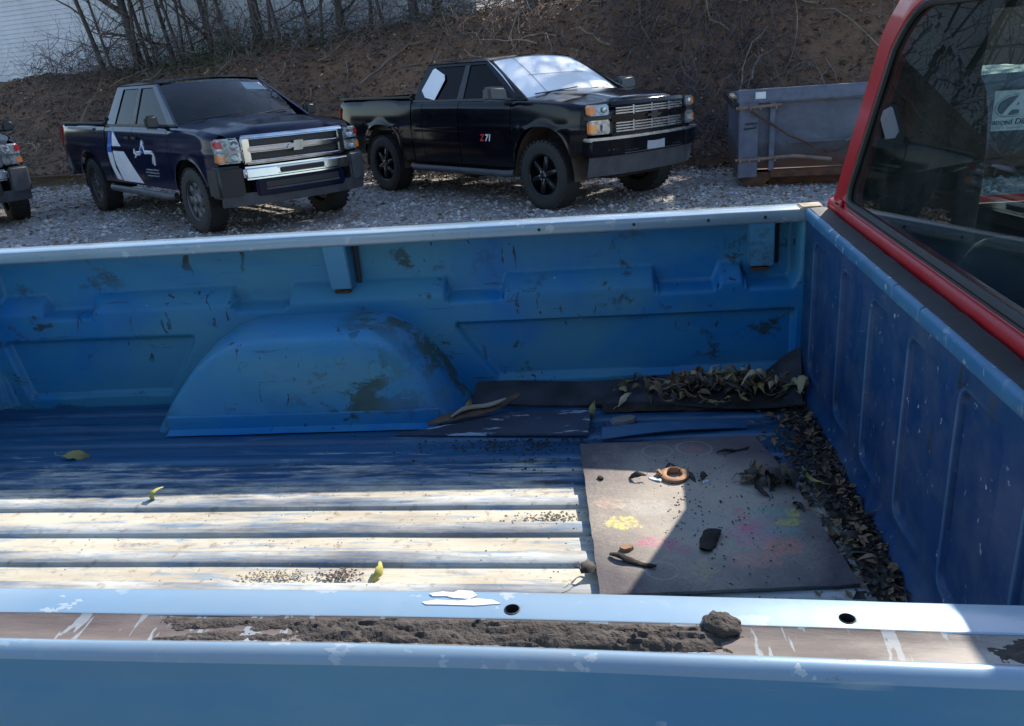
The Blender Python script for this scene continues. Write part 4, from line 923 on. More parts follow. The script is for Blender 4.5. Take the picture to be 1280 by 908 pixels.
litter('lot_leaves', 6000, M['leafbrown'], lambda: (lambda x, y: (x, y, gz(x, y)+.012, None))(rng.uniform(-17, 7), 14-rng.random()**1.6*6.5), .02, .05, 'fallen brown leaves on the gravel lot', .4)
# vines and twigs
def vine_path(r_, x, d, L, n, stiff, lift):
    a = r_.uniform(0, 6.3); pts = []; cur = Vector((x, d)); h = r_.uniform(.0, lift); dh = r_.uniform(-.2, .5)*lift
    for i in range(n):
        y = toe(cur.x)+max(-.3, cur.y); pts.append(Vector((cur.x, y, bz(cur.x, y)+max(.01, h))))
        a += r_.gauss(0, stiff); cur += Vector((math.cos(a), math.sin(a)))*L/n
        h += dh*.3+r_.gauss(0, lift*.22); h = max(.005, min(h, lift*2.2))
    return pts
def brush(name, n, mat, xr, dr, L, lift, rr, label, stiff=.5):
    m = MB()
    for _ in range(n):
        x = rng.uniform(*xr); d = rng.uniform(*dr); k = rng.randint(5, 9); r0 = rng.uniform(*rr)
        pts = vine_path(rng, x, d, rng.uniform(L*.4, L*1.3), k, stiff, lift)
        m.tube(pts, [r0*(1-.7*i/(k-1)) for i in range(k)], 4, cap=False)
    o = m.build(name, mat, None, smooth=60); tag(o, label, 'brush', kind='stuff'); return o
brush('brush', 1300, M['twig'], (-18, 6), (-.2, 6), 1.4, .20, (.005, .013), 'tangled grey twigs and dead vines over the bank')
brush('vine_tangle', 1200, M['twigdark'], (-.6, 2.6), (-.3, 5), 1.1, .30, (.004, .009), 'dark tangle of bramble stems on the bank beside the black pickup', .8)
brush('pale_vines', 420, M['twig'], (-1.2, 3.2), (.0, 5), 1.0, .34, (.004, .010), 'grey arching vine stems over the earth bank', .8)
brush('dry_branches', 110, M['twigpale'], (-15, 5), (.3, 5), 1.5, .22, (.010, .026), 'pale fallen branches lying on the bank', .28)
brush('crest_brush', 1100, M['twig'], (-17, -2), (3.2, 5.6), 1.8, .75, (.004, .011), 'grey undergrowth along the top of the bank', .35)

# ------------------------------------------------------------------ trees
def bare_tree(x, y, h, r0, lean, seed, label, group, limbs=9, ivy=0, gnarl=.25):
    r_ = random.Random(seed); root = empty('bare_tree', (x, y, 0))
    z0_ = bz(x, y)-.15; root.location.z = z0_
    m = MB(); tw = MB(); n = 12; pts = []
    for i in range(n):
        t = i/(n-1); pts.append(Vector((lean[0]*h*t+gnarl*.25*math.sin(t*5+seed)*t, lean[1]*h*t+gnarl*.25*math.cos(t*4+seed)*t, h*t)))
    rad = [r0*(1.35 if i == 0 else 1)*(1-.78*i/(n-1)) for i in range(n)]
    m.tube(pts, rad, 10)
    def branch(p, d, L, r, lev):
        k = 6; q = [p]; cur = p.copy(); dd = d.copy()
        for i in range(k-1):
            dd = (dd+Vector((r_.gauss(0, .22), r_.gauss(0, .22), r_.gauss(.06, .16)))).normalized(); cur = cur+dd*L/(k-1); q.append(cur.copy())
        (m if lev == 0 else tw).tube(q, [r*(1-.8*i/(k-1)) for i in range(k)], 5 if lev == 0 else 3, cap=False)
        if lev < 2:
            for _ in range(4 if lev == 0 else 3):
                j = r_.randint(1, k-1); v = Vector((r_.gauss(0, 1), r_.gauss(0, 1), r_.gauss(.4, .6))).normalized()
                branch(q[j], (dd*.6+v).normalized(), L*r_.uniform(.4, .65), r*.45, lev+1)
    for _ in range(limbs):
        t = r_.uniform(.05, 1); i = min(n-2, int(t*(n-1))); p = pts[i].lerp(pts[i+1], t*(n-1)-i)
        a = r_.uniform(0, 6.3); branch(p, Vector((math.cos(a), math.sin(a), r_.uniform(.2, .9))).normalized(), h*r_.uniform(.16, .34), r0*(1-.7*t)*.5, 0)
    m.build('trunk', M['bark'], root, smooth=60); cr = tw.build('crown', M['twig'], root, smooth=60)
    if ivy:
        lv = MB()
        for _ in range(ivy):
            t = r_.random()**1.4*.42; i = min(n-2, int(t*(n-1))); p = pts[i].lerp(pts[i+1], t*(n-1)-i); a = r_.uniform(0, 6.3); q = r0+abs(r_.gauss(0, .16))
            leaf_quads(lv, p+Vector((math.cos(a)*q, math.sin(a)*q, 0)), r_.uniform(.02, .05), r_, Vector((math.cos(a), math.sin(a), .3)), .6)
        lv.build('ivy', M['leafgreen'], root, smooth=0)
    tag(root, label, 'tree', group); return root
GT = 'bare trees along the top of the bank'
TL = 'thin bare tree on the bank before the white siding'
# x, extra distance past the toe, height, radius, lean x, ivy
for k, (x, d, h, r0, lx, ivy, lab) in enumerate([
    (-14.55, 4.3, 7, .085, -.20, 0, TL), (-13.55, 4.5, 8, .15, -.10, 220, 'thick bare tree wrapped in ivy before the siding'), (-13.05, 4.2, 7.5, .07, -.12, 0, TL),
    (-12.45, 4.6, 8, .075, -.14, 0, TL), (-12.0, 4.4, 6, .045, .02, 0, TL), (-11.55, 4.3, 6.5, .05, -.10, 0, TL), (-11.15, 4.8, 8, .10, -.10, 160, 'bare tree with dark ivy low on its trunk'),
    (-10.35, 4.4, 7, .06, -.08, 420, 'slim tree with a dense green ivy clump at its foot'), (-9.35, 4.7, 9, .17, -.05, 120, 'forked thick bare tree above the navy pickup'), (-8.85, 4.3, 6, .05, .06, 0, TL),
    (-7.9, 4.8, 7, .06, -.12, 0, TL), (-6.9, 4.3, 8, .12, -.03, 60, 'dark bare tree rising from tangled undergrowth on the crest'), (-6.2, 4.4, 6, .06, .08, 0, TL),
    (-5.05, 4.6, 9, .13, -.08, 0, 'grey bare tree before the right end of the siding'), (-4.55, 4.9, 8, .11, .0, 90, 'bare tree with a few green leaves by the siding'),
    (-14.1, 4.0, 6, .05, -.16, 0, TL), (-13.3, 3.9, 6.5, .06, .06, 0, TL), (-12.75, 4.0, 7, .05, -.05, 60, TL), (-11.8, 4.0, 7, .06, -.18, 0, TL), (-10.8, 4.1, 6, .05, .05, 0, TL), (-9.9, 4.0, 6.5, .055, -.2, 0, TL), (-8.4, 4.0, 6.5, .055, -.15, 0, TL), (-7.4, 4.1, 6, .05, .1, 0, TL), (-5.7, 4.0, 6.5, .05, -.18, 0, TL),
    (-2.1, 3.9, 9, .16, -.02, 0, 'straight grey trunk on the bank behind the black pickup roof'), (-.05, 4.0, 8.5, .11, .03, 0, 'dark slender trunk on the bank above the black pickup hood')]):
    bare_tree(x, toe(x)+d, h, r0*.82, (lx, .02), 40+k, lab, GT if lab == TL else None, limbs=14, ivy=ivy)
# an old root crown at the top of the cut
sr = empty('tree_stump', (2.55, toe(2.55)+2.9, bz(2.55, toe(2.55)+2.9)))
m = MB(); r_ = random.Random(3)
for k in range(9):
    a = r_.uniform(-2.6, -.5); q = [Vector((r_.uniform(-.25, .25), 0, .55))]; dd = Vector((math.cos(a), -.2, -.6))
    for i in range(6): dd = (dd+Vector((r_.gauss(0, .3), r_.gauss(0, .15), r_.gauss(-.1, .25)))).normalized(); q.append(q[-1]+dd*.17)
    m.tube(q, [.05-.007*i for i in range(7)], 6)
m.build('roots', M['twigpale'], sr); m = MB(); m.tube([(0, .05, .3), (.02, .08, .7), (0, .12, 1.3), (.05, .1, 4.0)], [.22, .17, .15, .10], 12); m.build('trunk', M['bark'], sr)
tag(sr, 'tree with pale exposed roots on the eroded bank above the dumpster', 'tree')

# leafy trees on top of the bank, they shade the lot
def leafy_tree(x, y, h, rad, seed, label, group, n=5200, mat='leafolive', zb=None, s0=.055, s1=.13, low=.30):
    r_ = random.Random(seed); z0_ = (bz(x, y) if zb is None else zb)-.2; root = empty('leafy_tree', (x, y, z0_))
    m = MB(); m.tube([(0,0,0), (.1,0,h*.3), (0,.1,h*.6), (.1,0,h*.92)], [.26, .2, .13, .04], 10)
    lv = MB(); cl = []
    for k in range(34):
        a = r_.uniform(0, 6.3); t = r_.random(); zz = h*lerp(low, 1.0, t); q = rad*math.sqrt(r_.random())*(1-.65*abs(t-.35)**1.4)
        c = Vector((math.cos(a)*q, math.sin(a)*q, zz)); cl.append((c, rad*r_.uniform(.20, .36)))
        m.tube([(0, 0, zz*.75), tuple(c*.5+Vector((0, 0, zz*.42))), tuple(c)], [.06, .04, .015], 5, cap=False)
    for k in range(n):
        c, q = cl[k % len(cl)]; v = Vector((r_.gauss(0, 1), r_.gauss(0, 1), r_.gauss(0, .8))); v = v.normalized()*q*r_.random()**.5
        leaf_quads(lv, c+v, r_.uniform(s0, s1), r_, None, 1.4)
    m.build('trunk', M['bark'], root, smooth=60); lv.build('crown', M[mat], root, smooth=0); tag(root, label, 'tree', group); return root
for k, (x, y, h, r0) in enumerate([(1.2, 18.6, 8.2, 3.1), (5.0, 17.6, 8.5, 3.0), (8.6, 19.0, 9.5, 3.4), (-2.6, 20.5, 9, 3.0), (12.5, 18.5, 9, 3.2), (4.6, 22.0, 12, 3.6)]):
    leafy_tree(x, y, h, r0, 70+k, 'tall leafy tree on top of the bank', 'leafy trees on top of the bank', mat='leafgreen', n=3300)
for k, (x, y, h, r0) in enumerate([(-24, -15, 13, 4.2), (-18.5, -18, 14, 4.4), (-13, -15.5, 13, 4.2), (-7.5, -18, 14, 4.4), (-2, -16, 13, 4.2), (3.5, -18, 14, 4.4), (9, -15.5, 13, 4.2), (14, -17, 14, 4.4)]):
    leafy_tree(x, y, h, r0, 170+k, 'unseen tall leafy tree added across the lot to darken reflections', 'unseen trees added across the lot', mat='leafgreen', zb=0, low=.06, n=6500, s0=.10, s1=.22)  # unseen row, added so the parked pickups reflect dark foliage instead of sky
# ------------------------------------------------------------------ building with white siding
bd = empty('building', (-3.7, 19.7, 2.2), R(-17.5)); tag(bd, 'long building with white horizontal siding behind the bare trees', 'building')
X0, X1, YB, ZB, NB_ = -22.0, 0, 0.0, -1.2, 46
m = MB(); m.box(((X0+X1)/2, 4.2, 1.9), (X1-X0-.1, 8.2, 6.0)); m.build('wall', M['siding'], bd)
m = MB()
for k in range(NB_):
    z = ZB+k*.13; m.add([(X0, YB-.022, z), (X1, YB-.022, z), (X1, YB, z+.13), (X0, YB, z+.13), (X0, YB+.1, z), (X1, YB+.1, z)], [(0,1,2,3), (0,4,5,1)])
tag(m.build('siding', M['siding'], bd, smooth=0), kind='stuff')
m = MB(); m.box((X1+.02, .04, 1.8), (.12, .16, 6.0)); m.build('corner_board', M['decalwhite'], bd)
m = MB(); m.prism([(-.6, 4.75), (4.2, 6.6), (9.0, 4.75), (9.0, 4.95), (4.2, 6.85), (-.6, 4.95)], lambda u, v, t: (t, u, v), X0-.4, X1+.4); m.build('roof', M['roofing'], bd)

# ------------------------------------------------------------------ dumpster
D = empty('dumpster', (1.07, 10.05, gz(1.07, 10.05)), R(-4))
tag(D, 'grey steel roll-off dumpster with rusty base beside the bank', 'dumpster')
L_, Hd, Wd = 6.2, 1.23, 2.2
m = MB(); m.box((L_/2+.02, .10, .72), (L_-.08, .02, .98)); m.build('side_panel', M['steel'], D)
m = MB(); m.box((L_/2, Wd-.05, .60), (L_-.1, .02, .86)); m.build('side_panel', M['steel'], D)
for x in (.05, L_-.05): m = MB(); m.box((x, Wd/2, .62), (.04, Wd-.2, .90)); m.build('end_door', M['steel'], D)
m = MB(); m.box((L_/2, Wd/2, .17), (L_-.1, Wd-.1, .04)); m.build('floor', M['rust'], D)
for y in (.06, Wd-.06): m = MB(); m.box((L_/2+.03, y, Hd-.07-.14*(y > 1)), (L_+.04, .12, .17)); m.build('top_rail', M['steelrail'], D, bevel=.02)
for x in (0, L_): m = MB(); m.box((x, Wd/2, Hd-.15), (.10, Wd-.12, .12)); m.build('end_rail', M['plasticblack'], D, bevel=.015)
for x in (.075, .19): m = MB(); m.box((x, .06, .64), (.075 if x < .1 else .19, .07+.02*(x < .1), 1.02)); m.build('corner_post', M['steelrail'], D, bevel=.008)
for x in (.54, 1.98, 3.0, 4.0, 5.0): 
    m = MB(); m.box((x if x > 1 else .46, .055, .78 if x > 1 else .66), (.15 if x > 1 else .07, .08, .88 if x > 1 else .90)); m.build('side_post', M['steelrail'], D, bevel=.008)
m = MB(); m.box((L_/2+.3, .07, .56), (L_-.7, .03, .025)); m.build('side_seam', M['steel'], D)
m = MB(); m.box((L_/2+.2, .05, .17), (L_-.5, .12, .10)); m.build('base_rail', M['rust'], D, bevel=.01)
m = MB(); m.box((L_/2+.2, .30, .07), (L_-.5, .16, .16)); m.build('skid', M['rust'], D, bevel=.01)
for yy in (.20, Wd-.2):
    m = MB(); m.hexa([(.14,yy-.12,-.01),(.36,yy-.12,-.01),(.36,yy+.08,-.01),(.14,yy+.08,-.01),(.06,yy-.16,.19),(.56,yy-.16,.19),(.56,yy+.1,.19),(.06,yy+.1,.19)]); m.build('roller_foot', M['rust'], D, bevel=.01)
for z in (1.02, .36):
    m = MB(); m.tube([(.0, .0, z), (.30, -.015, z+.01), (.56, .0, z+.02)], .022, 8); 
    for x in (.06, .18, .30, .50): m.box((x, .0, z+.006), (.03, .07, .06))
    m.build('hinge_bar', M['rustpale'], D)
m = MB(); m.tube([(.50, -.02, .38), (.75, -.03, .39), (1.20, -.05, .33)], .026, 8); m.build('latch_handle', M['rustpale'], D)
m = MB(); m.tube([(.18,-.01,.98), (.40,-.02,.84), (.68,-.03,.65), (.92,-.03,.53)], .013, 6); m.build('binder_chain', M['rust'], D)
def chain(p, q, sag, n):
    m = MB()
    for i in range(n):
        t = (i+.5)/n; c = Vector(p).lerp(Vector(q), t)-Vector((0, 0, sag*4*t*(1-t))); d = (Vector(q)-Vector(p)).normalized()
        o_ = Vector((0, 0, 1)) if i % 2 else Vector((0, 1, 0)); ps = [c+d*.026*math.cos(a)+o_*.016*math.sin(a) for a in [k*math.pi/3 for k in range(7)]]
        m.tube(ps, .006, 5, cap=False)
    return m
chain((.92,-.03,.53), (1.40,-.03,.50), .09, 14).build('chain', M['rust'], D)
m = MB(); m.tube([(1.36,-.03,.55), (1.55,-.03,.62), (1.75,-.03,.66), (2.05,-.03,.68)], .018, 8); m.tube([(1.56,-.03,.66), (1.59,-.05,.50), (1.66,-.06,.28)], [.014, .02, .016], 7); m.tube([(1.52,-.03,.68),(1.60,-.03,.60)], .03, 8); m.build('chain_binder', M['rustpale'], D)
m = MB(); m.box((.30, -.004, Hd-.06), (.13, .006, .085)); m.build('reflector', M['paper'], D, bevel=.015)
m = MB(); m.tube([(.12,-.0,.82),(.27,-.0,.83),(.25,-.0,.77),(.10,0,.755)], .008, 6); m.build('latch_hook', M['gasket'], D)
# sign
SX, SZ = 3.30, .80
m = MB(); m.box((SX, .044, SZ), (.94, .012, .48)); sg_ = m.build('sign', M['decalwhite'], D, bevel=.003)
FX = Matrix.Rotation(R(90), 4, 'X')
m = MB(); ring_ = [(.205*math.cos(a)+.06*math.sin(a), .135*math.sin(a)) for a in [k*math.pi/20 for k in range(40)]]
def tor(rx, ry, w_):
    mm = MB(); n = 48; po = [(rx*math.cos(a)+.35*ry*math.sin(a), ry*math.sin(a)) for a in [2*math.pi*k/n for k in range(n)]]; pi_ = [(u*w_, v*w_) for u, v in po]
    mm.v = [(SX+u*.85, .036, SZ+.06+v*.85) for u, v in po]+[(SX+u*.85, .036, SZ+.06+v*.85) for u, v in pi_]; mm.f = [(i, (i+1) % n, n+(i+1) % n, n+i) for i in range(n)]; return mm
tor(.24, .165, .90).build('sign_oval', M['decalgrey'], sg_, smooth=0)
m = MB(); m.prism([(.20*math.cos(a)+.05*math.sin(a), .137*math.sin(a)) for a in [2*math.pi*k/30 for k in range(30)]], lambda u, v, t: (SX+u*.85, t, SZ+.06+v*.85), .0355, .0375); m.build('sign_oval_fill', simple('sign_blue', (.03,.075,.13), .5, var=.1), sg_, smooth=0)
text_mesh('sign_initial', 'A', .34, M['decalwhite'], sg_, Matrix.Translation((SX+.01, .033, SZ+.056)) @ FX, .35, .001, .012)
text_mesh('sign_name', 'Advanced Disposal', .098, simple('sign_ink', (.012,.03,.07), .5, var=.05), sg_, Matrix.Translation((SX, .035, SZ-.135)) @ FX, .12, .001, .002)
text_mesh('sign_phone', '205 238-6671', .062, M['decalgrey'], sg_, Matrix.Translation((SX-.25, .035, SZ-.200)) @ FX, 0, .001, 0)
m = MB(); m.box((SX+.2, .0365, SZ-.205), (.50, .002, .008)); m.build('sign_rule', M['decalgrey'], sg_)
# pale tarp folded over the far side of the dumpster
m = MB(); m.grid(40, 14, lambda u, v: (lerp(2.9, 5.6, u), lerp(.25, 1.8, v), Hd-.05+.10*math.sin(v*3.1)+.06*fbm((u*7, v*4, 3))))
tp = m.build('tarp', simple('pale_tarp', (.42,.43,.38), .6, var=.3), None, smooth=60); tp.matrix_world = Matrix.Translation(D.location) @ Matrix.Rotation(R(-4), 4, 'Z')
tag(tp, 'pale tarp bunched on top of the grey dumpster', 'tarp')
# ------------------------------------------------------------------ things lying in the bed
def W_(x, y, z): return (x, y, z+Z0)
TOP = ZF+.0085                                          # top of the floor ribs
rb = random.Random(5)
# rubber mat with a faded flower print
def matmat():
    b = NB('faded_floral_mat'); s = b.sep()
    wob = b.noise(55, 6, .7); nz = b.noise(90, 4, .7); nb = b.noise(5, 6, .65)
    col = b.mix(b.ramp(nb, [(.35, 0), (.65, 1)]), (.042,.036,.048), (.085,.070,.074))
    ctr = b.ma('SQRT', b.ma('ADD', b.ma('POWER', b.ma('MULTIPLY', b.ma('ADD', s[0], .0), 3.6), 2), b.ma('POWER', b.ma('MULTIPLY', b.ma('ADD', s[1], .02), 2.9), 2)))
    worn = b.ma('ADD', ctr, b.ma('MULTIPLY_ADD', nb, .9, -.45))
    col = b.mix(b.ramp(worn, [(.35, .85), (1.0, 0)]), col, (.36,.315,.26))
    FL = [(-.513,.083,.030,.022,(.80,.66,.14)), (-.444,.014,.040,.016,(.42,.06,.17)), (-.394,-.008,.022,.014,(.36,.10,.18)), (-.257,.054,.042,.042,(.42,.12,.22)), (-.264,.072,.017,.014,(.55,.04,.16)),
          (-.204,.003,.036,.026,(.55,.14,.10)), (-.265,-.038,.042,.024,(.44,.17,.14)), (-.161,.130,.014,.016,(.42,.40,.06)), (-.175,.093,.026,.012,(.40,.42,.05)), (-.205,.135,.04,.018,(.10,.26,.22)),
          (-.193,.063,.036,.012,(.08,.24,.27)), (-.362,-.075,.022,.030,(.33,.27,.14)), (-.267,.131,.014,.020,(.45,.14,.12)), (-.345,.10,.06,.05,(.27,.25,.24)), (-.34,.425,.024,.012,(.34,.08,.10)), (-.535,.16,.028,.02,(.40,.26,.20)), (-.46,.15,.05,.03,(.40,.38,.35))]
    for (x, y_, rx, ry, c) in FL:
        dx = b.ma('DIVIDE', b.ma('SUBTRACT', s[0], x+.357), rx*1.25); dy = b.ma('DIVIDE', b.ma('SUBTRACT', s[1], y_-.17), ry*1.25)
        d = b.ma('ADD', b.ma('SQRT', b.ma('ADD', b.ma('MULTIPLY', dx, dx), b.ma('MULTIPLY', dy, dy))), b.ma('MULTIPLY_ADD', wob, 2.2, -1.1))
        f = b.ma('MULTIPLY', b.ramp(d, [(.84, 1), (.94, 0)]), b.ramp(nz, [(.38, .05), (.58, .7)])); col = b.mix(f, col, c)
    for (x, y_, r_) in ((-.424,.411,.036), (-.335,.428,.042), (-.44,-.083,.030)):      # pale printed rings
        dx = b.ma('SUBTRACT', s[0], x+.357); dy = b.ma('MULTIPLY', b.ma('SUBTRACT', s[1], y_-.17), 1.1)
        d = b.ma('ABSOLUTE', b.ma('SUBTRACT', b.ma('SQRT', b.ma('ADD', b.ma('MULTIPLY', dx, dx), b.ma('MULTIPLY', dy, dy))), r_))
        col = b.mix(b.ramp(d, [(.0, .35), (.0035, 0)]), col, (.36,.34,.36))
    sand = b.ma('MULTIPLY', b.ramp(b.noise(170, 3, .7), [(.40, .25), (.62, 1)]), b.ramp(b.noise(4.5, 5, .6, b.map((1, 1, 1), (3, 3, 0))), [(.36, .05), (.66, .85)]))
    col = b.mix(b.ma('MULTIPLY', sand, b.ramp(worn, [(.35, 1), (1.05, .15)])), col, (.46,.39,.30))
    col = b.mix(b.ramp(nz, [(.66, 0), (.70, .8)]), col, (.03,.026,.024))
    return b.done(col, .85, 0, b.bump(nz, .5, .003, b.bump(b.noise(30, 4), .4, .004)))
cor = [(-.613,.437), (-.556,-.160), (-.090,-.115), (-.164,.512)]     # far-left, near-left, near-right, far-right
def matp(u, v, dz=0):
    x = lerp(lerp(cor[0][0], cor[3][0], u), lerp(cor[1][0], cor[2][0], u), v)+.005*fbm((u*9, v*9, 1)); y = lerp(lerp(cor[0][1], cor[3][1], u), lerp(cor[1][1], cor[2][1], u), v)+.005*fbm((u*5, v*3, 6))
    cut_ = max(0, u-.80)*max(0, .35-v)*.25; x -= cut_; y -= cut_*1.2
    z = TOP+.0035+.013*(1-u)**2.5*(1-.5*v)+.010*fbm((u*2.2, v*2.2, 3))*.7+.012*max(0, u-.55)*max(0, v-.8)*5*.4
    return (x+.357, y-.17, max(TOP+.001, z)+dz)
m = MB(); N = 46
m.grid(N, N, lambda u, v: matp(u, v, .006)); b0 = len(m.v); m.grid(N, N, lambda u, v: matp(u, v, 0), flip=True)
for i in range(N-1):
    for a, c in ((i*N, (i+1)*N), ((i+1)*N+N-1, i*N+N-1)): m.f.append((a, c, c+b0, a+b0))
    for a, c in ((i+1, i), ((N-1)*N+i, (N-1)*N+i+1)): m.f.append((a, c, c+b0, a+b0))
mt = m.build('floor_mat', matmat(), None, smooth=40, loc=(-.357, .17, Z0)); tag(mt, 'dirty rubber mat with faded flower print lying on the bed floor', 'mat')
def on_mat(x, y):                                        # height of the mat's top at a point
    u = (x-lerp(cor[0][0], cor[1][0], .5))/(.45); v = (.46-y)/.60
    return matp(min(1, max(0, u)), min(1, max(0, v)), .006)[2]
# old rubber strip along the far wall
def strip(u, v):
    x = lerp(-.935, .0, u); w_ = .135; e = sst(.86, 1, u)
    y = lerp(.855+farY(x), .735-.10*sst(.2, 1, u), v)+.006*fbm((x*6, v, 1))
    z = ZF+.012+.028*(1-v)**2+.016*math.sin(v*3.0)*(.6+.4*math.sin(x*9))+.006*math.sin(x*13+v)+.022*v**6*sst(.3, .9, u)+e*.075*(1-v)**2
    return W_(x-.035*e*v, y, z)
m = MB(); m.grid(90, 16, strip); b0 = len(m.v); m.grid(90, 16, lambda u, v: (lambda p: (p[0], p[1], p[2]-.006))(strip(u, v)), flip=True)
for i in range(89):
    for a in (i*16, i*16+15): m.f.append((a, a+16, a+16+b0, a+b0))
for i in range(15):
    for a in (i, 89*16+i): m.f.append((a, a+1, a+1+b0, a+b0))
tag(m.build('rubber_strip', M['rubberstrip'], None, smooth=50), 'long warped black rubber strip under the leaf pile by the bed wall', 'rubber strip')
# flat board with flaking blue paint
m = MB(); m.hexa([W_(-1.12,.545,ZF+.010),W_(-.594,.512,ZF+.016),W_(-.590,.642,ZF+.024),W_(-.80,.650,ZF+.022),W_(-1.12,.550,ZF+.013),W_(-.594,.512,ZF+.024),W_(-.590,.642,ZF+.032),W_(-.80,.650,ZF+.030)])
bm = bmesh.new(); bd_ = m.build('board', M['board'], None, bevel=.002); bm.free(); tag(bd_, 'dark board with flaking pale paint beside the wheel house', 'board')
# bark slab
def bark_piece(p, q, w_, h_, name, label, cat, mat, seed, bend=.01):
    m = MB(); a, b = Vector(p), Vector(q); d = (b-a).normalized(); s_ = Vector((-d.y, d.x, 0)); n = 14
    def f(u, v):
        an = v*2*math.pi; k = math.sin(max(.03, min(.97, u))*math.pi)**.35; c = a.lerp(b, u)
        r1 = 1+.55*fbm((u*9, math.cos(an)*1.5, seed)); 
        return tuple(c+s_*(math.cos(an)*w_/2*k*r1+bend*math.sin(u*5+seed))+Vector((0, 0, 1))*(h_/2+math.sin(an)*h_/2*k*r1+.004*math.sin(u*7)))
    m.grid(n, 12, f); o = m.build(name, mat, None, smooth=40); tag(o, label, cat); return o
bark_piece(W_(-1.03,.588,ZF+.012), W_(-.79,.712,ZF+.040), .050, .016, 'bark_slab', 'split brown bark slab leaning on the dark board by the wheel house', 'bark', simple('brown_bark', (.10,.06,.04), .9, var=.6, scale=18, bump=.8), 2)
bark_piece(W_(-.97,.600,ZF+.034), W_(-.83,.676,ZF+.052), .020, .012, 'wood_splinter', 'pale wood splinter on top of the brown bark slab', 'wood', M['twigpale'], 6)
# torn blue metal strip
m = MB()
def ms(u, v): x = lerp(-.56, -.19, u); return W_(x, lerp(.50, .545, v)+.05*u+.004*fbm((u*5, 1, 3)), TOP+.004+.010*math.sin(u*3)+.012*v*(1-u))
m.grid(24, 5, ms); b0 = len(m.v); m.grid(24, 5, lambda u, v: (lambda p: (p[0], p[1], p[2]-.003))(ms(u, v)), flip=True)
for i in range(23):
    for a in (i*5, i*5+4): m.f.append((a, a+5, a+5+b0, a+b0))
tag(m.build('metal_strip', M['rib'], None), 'bent blue metal strip behind the floor mat', 'metal strip')
def chip(name, x, y, z, sx, sy, sz, rot, mat, label, cat, seed, n=7):
    r_ = random.Random(seed); m = MB(); pl = []
    for k in range(n):
        a = 2*math.pi*k/n; q = r_.uniform(.75, 1.15); pl.append((math.cos(a)*sx/2*q, math.sin(a)*sy/2*q))
    j = [r_.uniform(.7, 1.2) for _ in range(n)]
    m.v = [(u, v, 0) for u, v in pl]+[(u*.86, v*.86, sz*j[i]) for i, (u, v) in enumerate(pl)]
    m.f = [tuple(range(n-1, -1, -1)), tuple(range(n, 2*n))]+[(i, (i+1) % n, n+(i+1) % n, n+i) for i in range(n)]
    o = m.build(name, mat, None, smooth=0, bevel=min(sz, sx, sy)*.12, seg=1, loc=W_(x, y, z)); o.rotation_euler = (0, 0, R(rot)); tag(o, label, cat); return o
chip('stone_chip', -.500, .605, TOP+.004, .085, .06, .010, 20, simple('grey_slate', (.16,.15,.15), .8), 'flat grey stone chip beside the rubber strip', 'stone', 3)
# rusty ring on the mat
zr = on_mat(-.392, .285)
ring_o = empty('ring', W_(-.392, .285, zr-.0005)); tag(ring_o, 'rusty round metal ring on the floor mat', 'ring')
m = MB(); m.lathe([(.017, 0), (.032, 0), (.034, .004), (.033, .009), (.029, .011), (.021, .011), (.018, .009), (.017, 0)], 28, (0, 0, 0), 'z'); m.build('band', M['ring'], ring_o, smooth=35)
m = MB(); m.hexa([(-.036,-.010,.0),(-.028,-.012,.0),(-.028,.016,.0),(-.040,.016,.0),(-.036,-.010,.016),(-.028,-.012,.016),(-.028,.016,.014),(-.042,.016,.014)]); m.build('lug', M['ring'], ring_o, bevel=.003)
m = MB(); m.hexa([(-.014,.010,.004),(.016,.010,.004),(.016,.022,.004),(-.014,.022,.004),(-.012,.012,.018),(.014,.012,.018),(.014,.020,.017),(-.012,.020,.017)]); m.build('tab', M['ring'], ring_o, bevel=.003)
chip('paper_scrap', -.436, .268, on_mat(-.436,.268), .040, .012, .003, -20, M['paper'], 'slim white scrap in front of the rusty ring', 'paper scrap', 8)
chip('paper_scrap', -.324, .262, on_mat(-.324,.262), .022, .014, .002, 30, M['paper'], 'small white scrap in shade beside the rusty ring', 'paper scrap', 9, 5)
chip('mud_chip', -.507, -.018, on_mat(-.507,-.018), .036, .020, .008, 10, M['ring'], 'small tan mud chip near the dark stick on the mat', 'mud chip', 12)
chip('mud_chip', -.560, .262, on_mat(-.560,.262), .020, .012, .006, -40, M['humus'], 'dark crumb at the left edge of the mat', 'mud chip', 14)
bark_piece(W_(-.538,-.038,on_mat(-.538,-.038)), W_(-.452,-.080,on_mat(-.452,-.080)), .016, .010, 'stick', 'short dark stick across the shadow edge on the mat', 'stick', M['humus'], 3, .002)
bark_piece(W_(-.322,.056,on_mat(-.322,.056)), W_(-.360,-.018,on_mat(-.36,-.018)), .036, .012, 'bark_flake', 'dark bark flake in the middle of the mat', 'bark', M['humus'], 9, .003)
bark_piece(W_(-.285,.398,on_mat(-.285,.398)), W_(-.205,.420,on_mat(-.205,.42)), .009, .008, 'stick', 'thin dark stick on the far shaded part of the mat', 'stick', M['humus'], 4, .002)
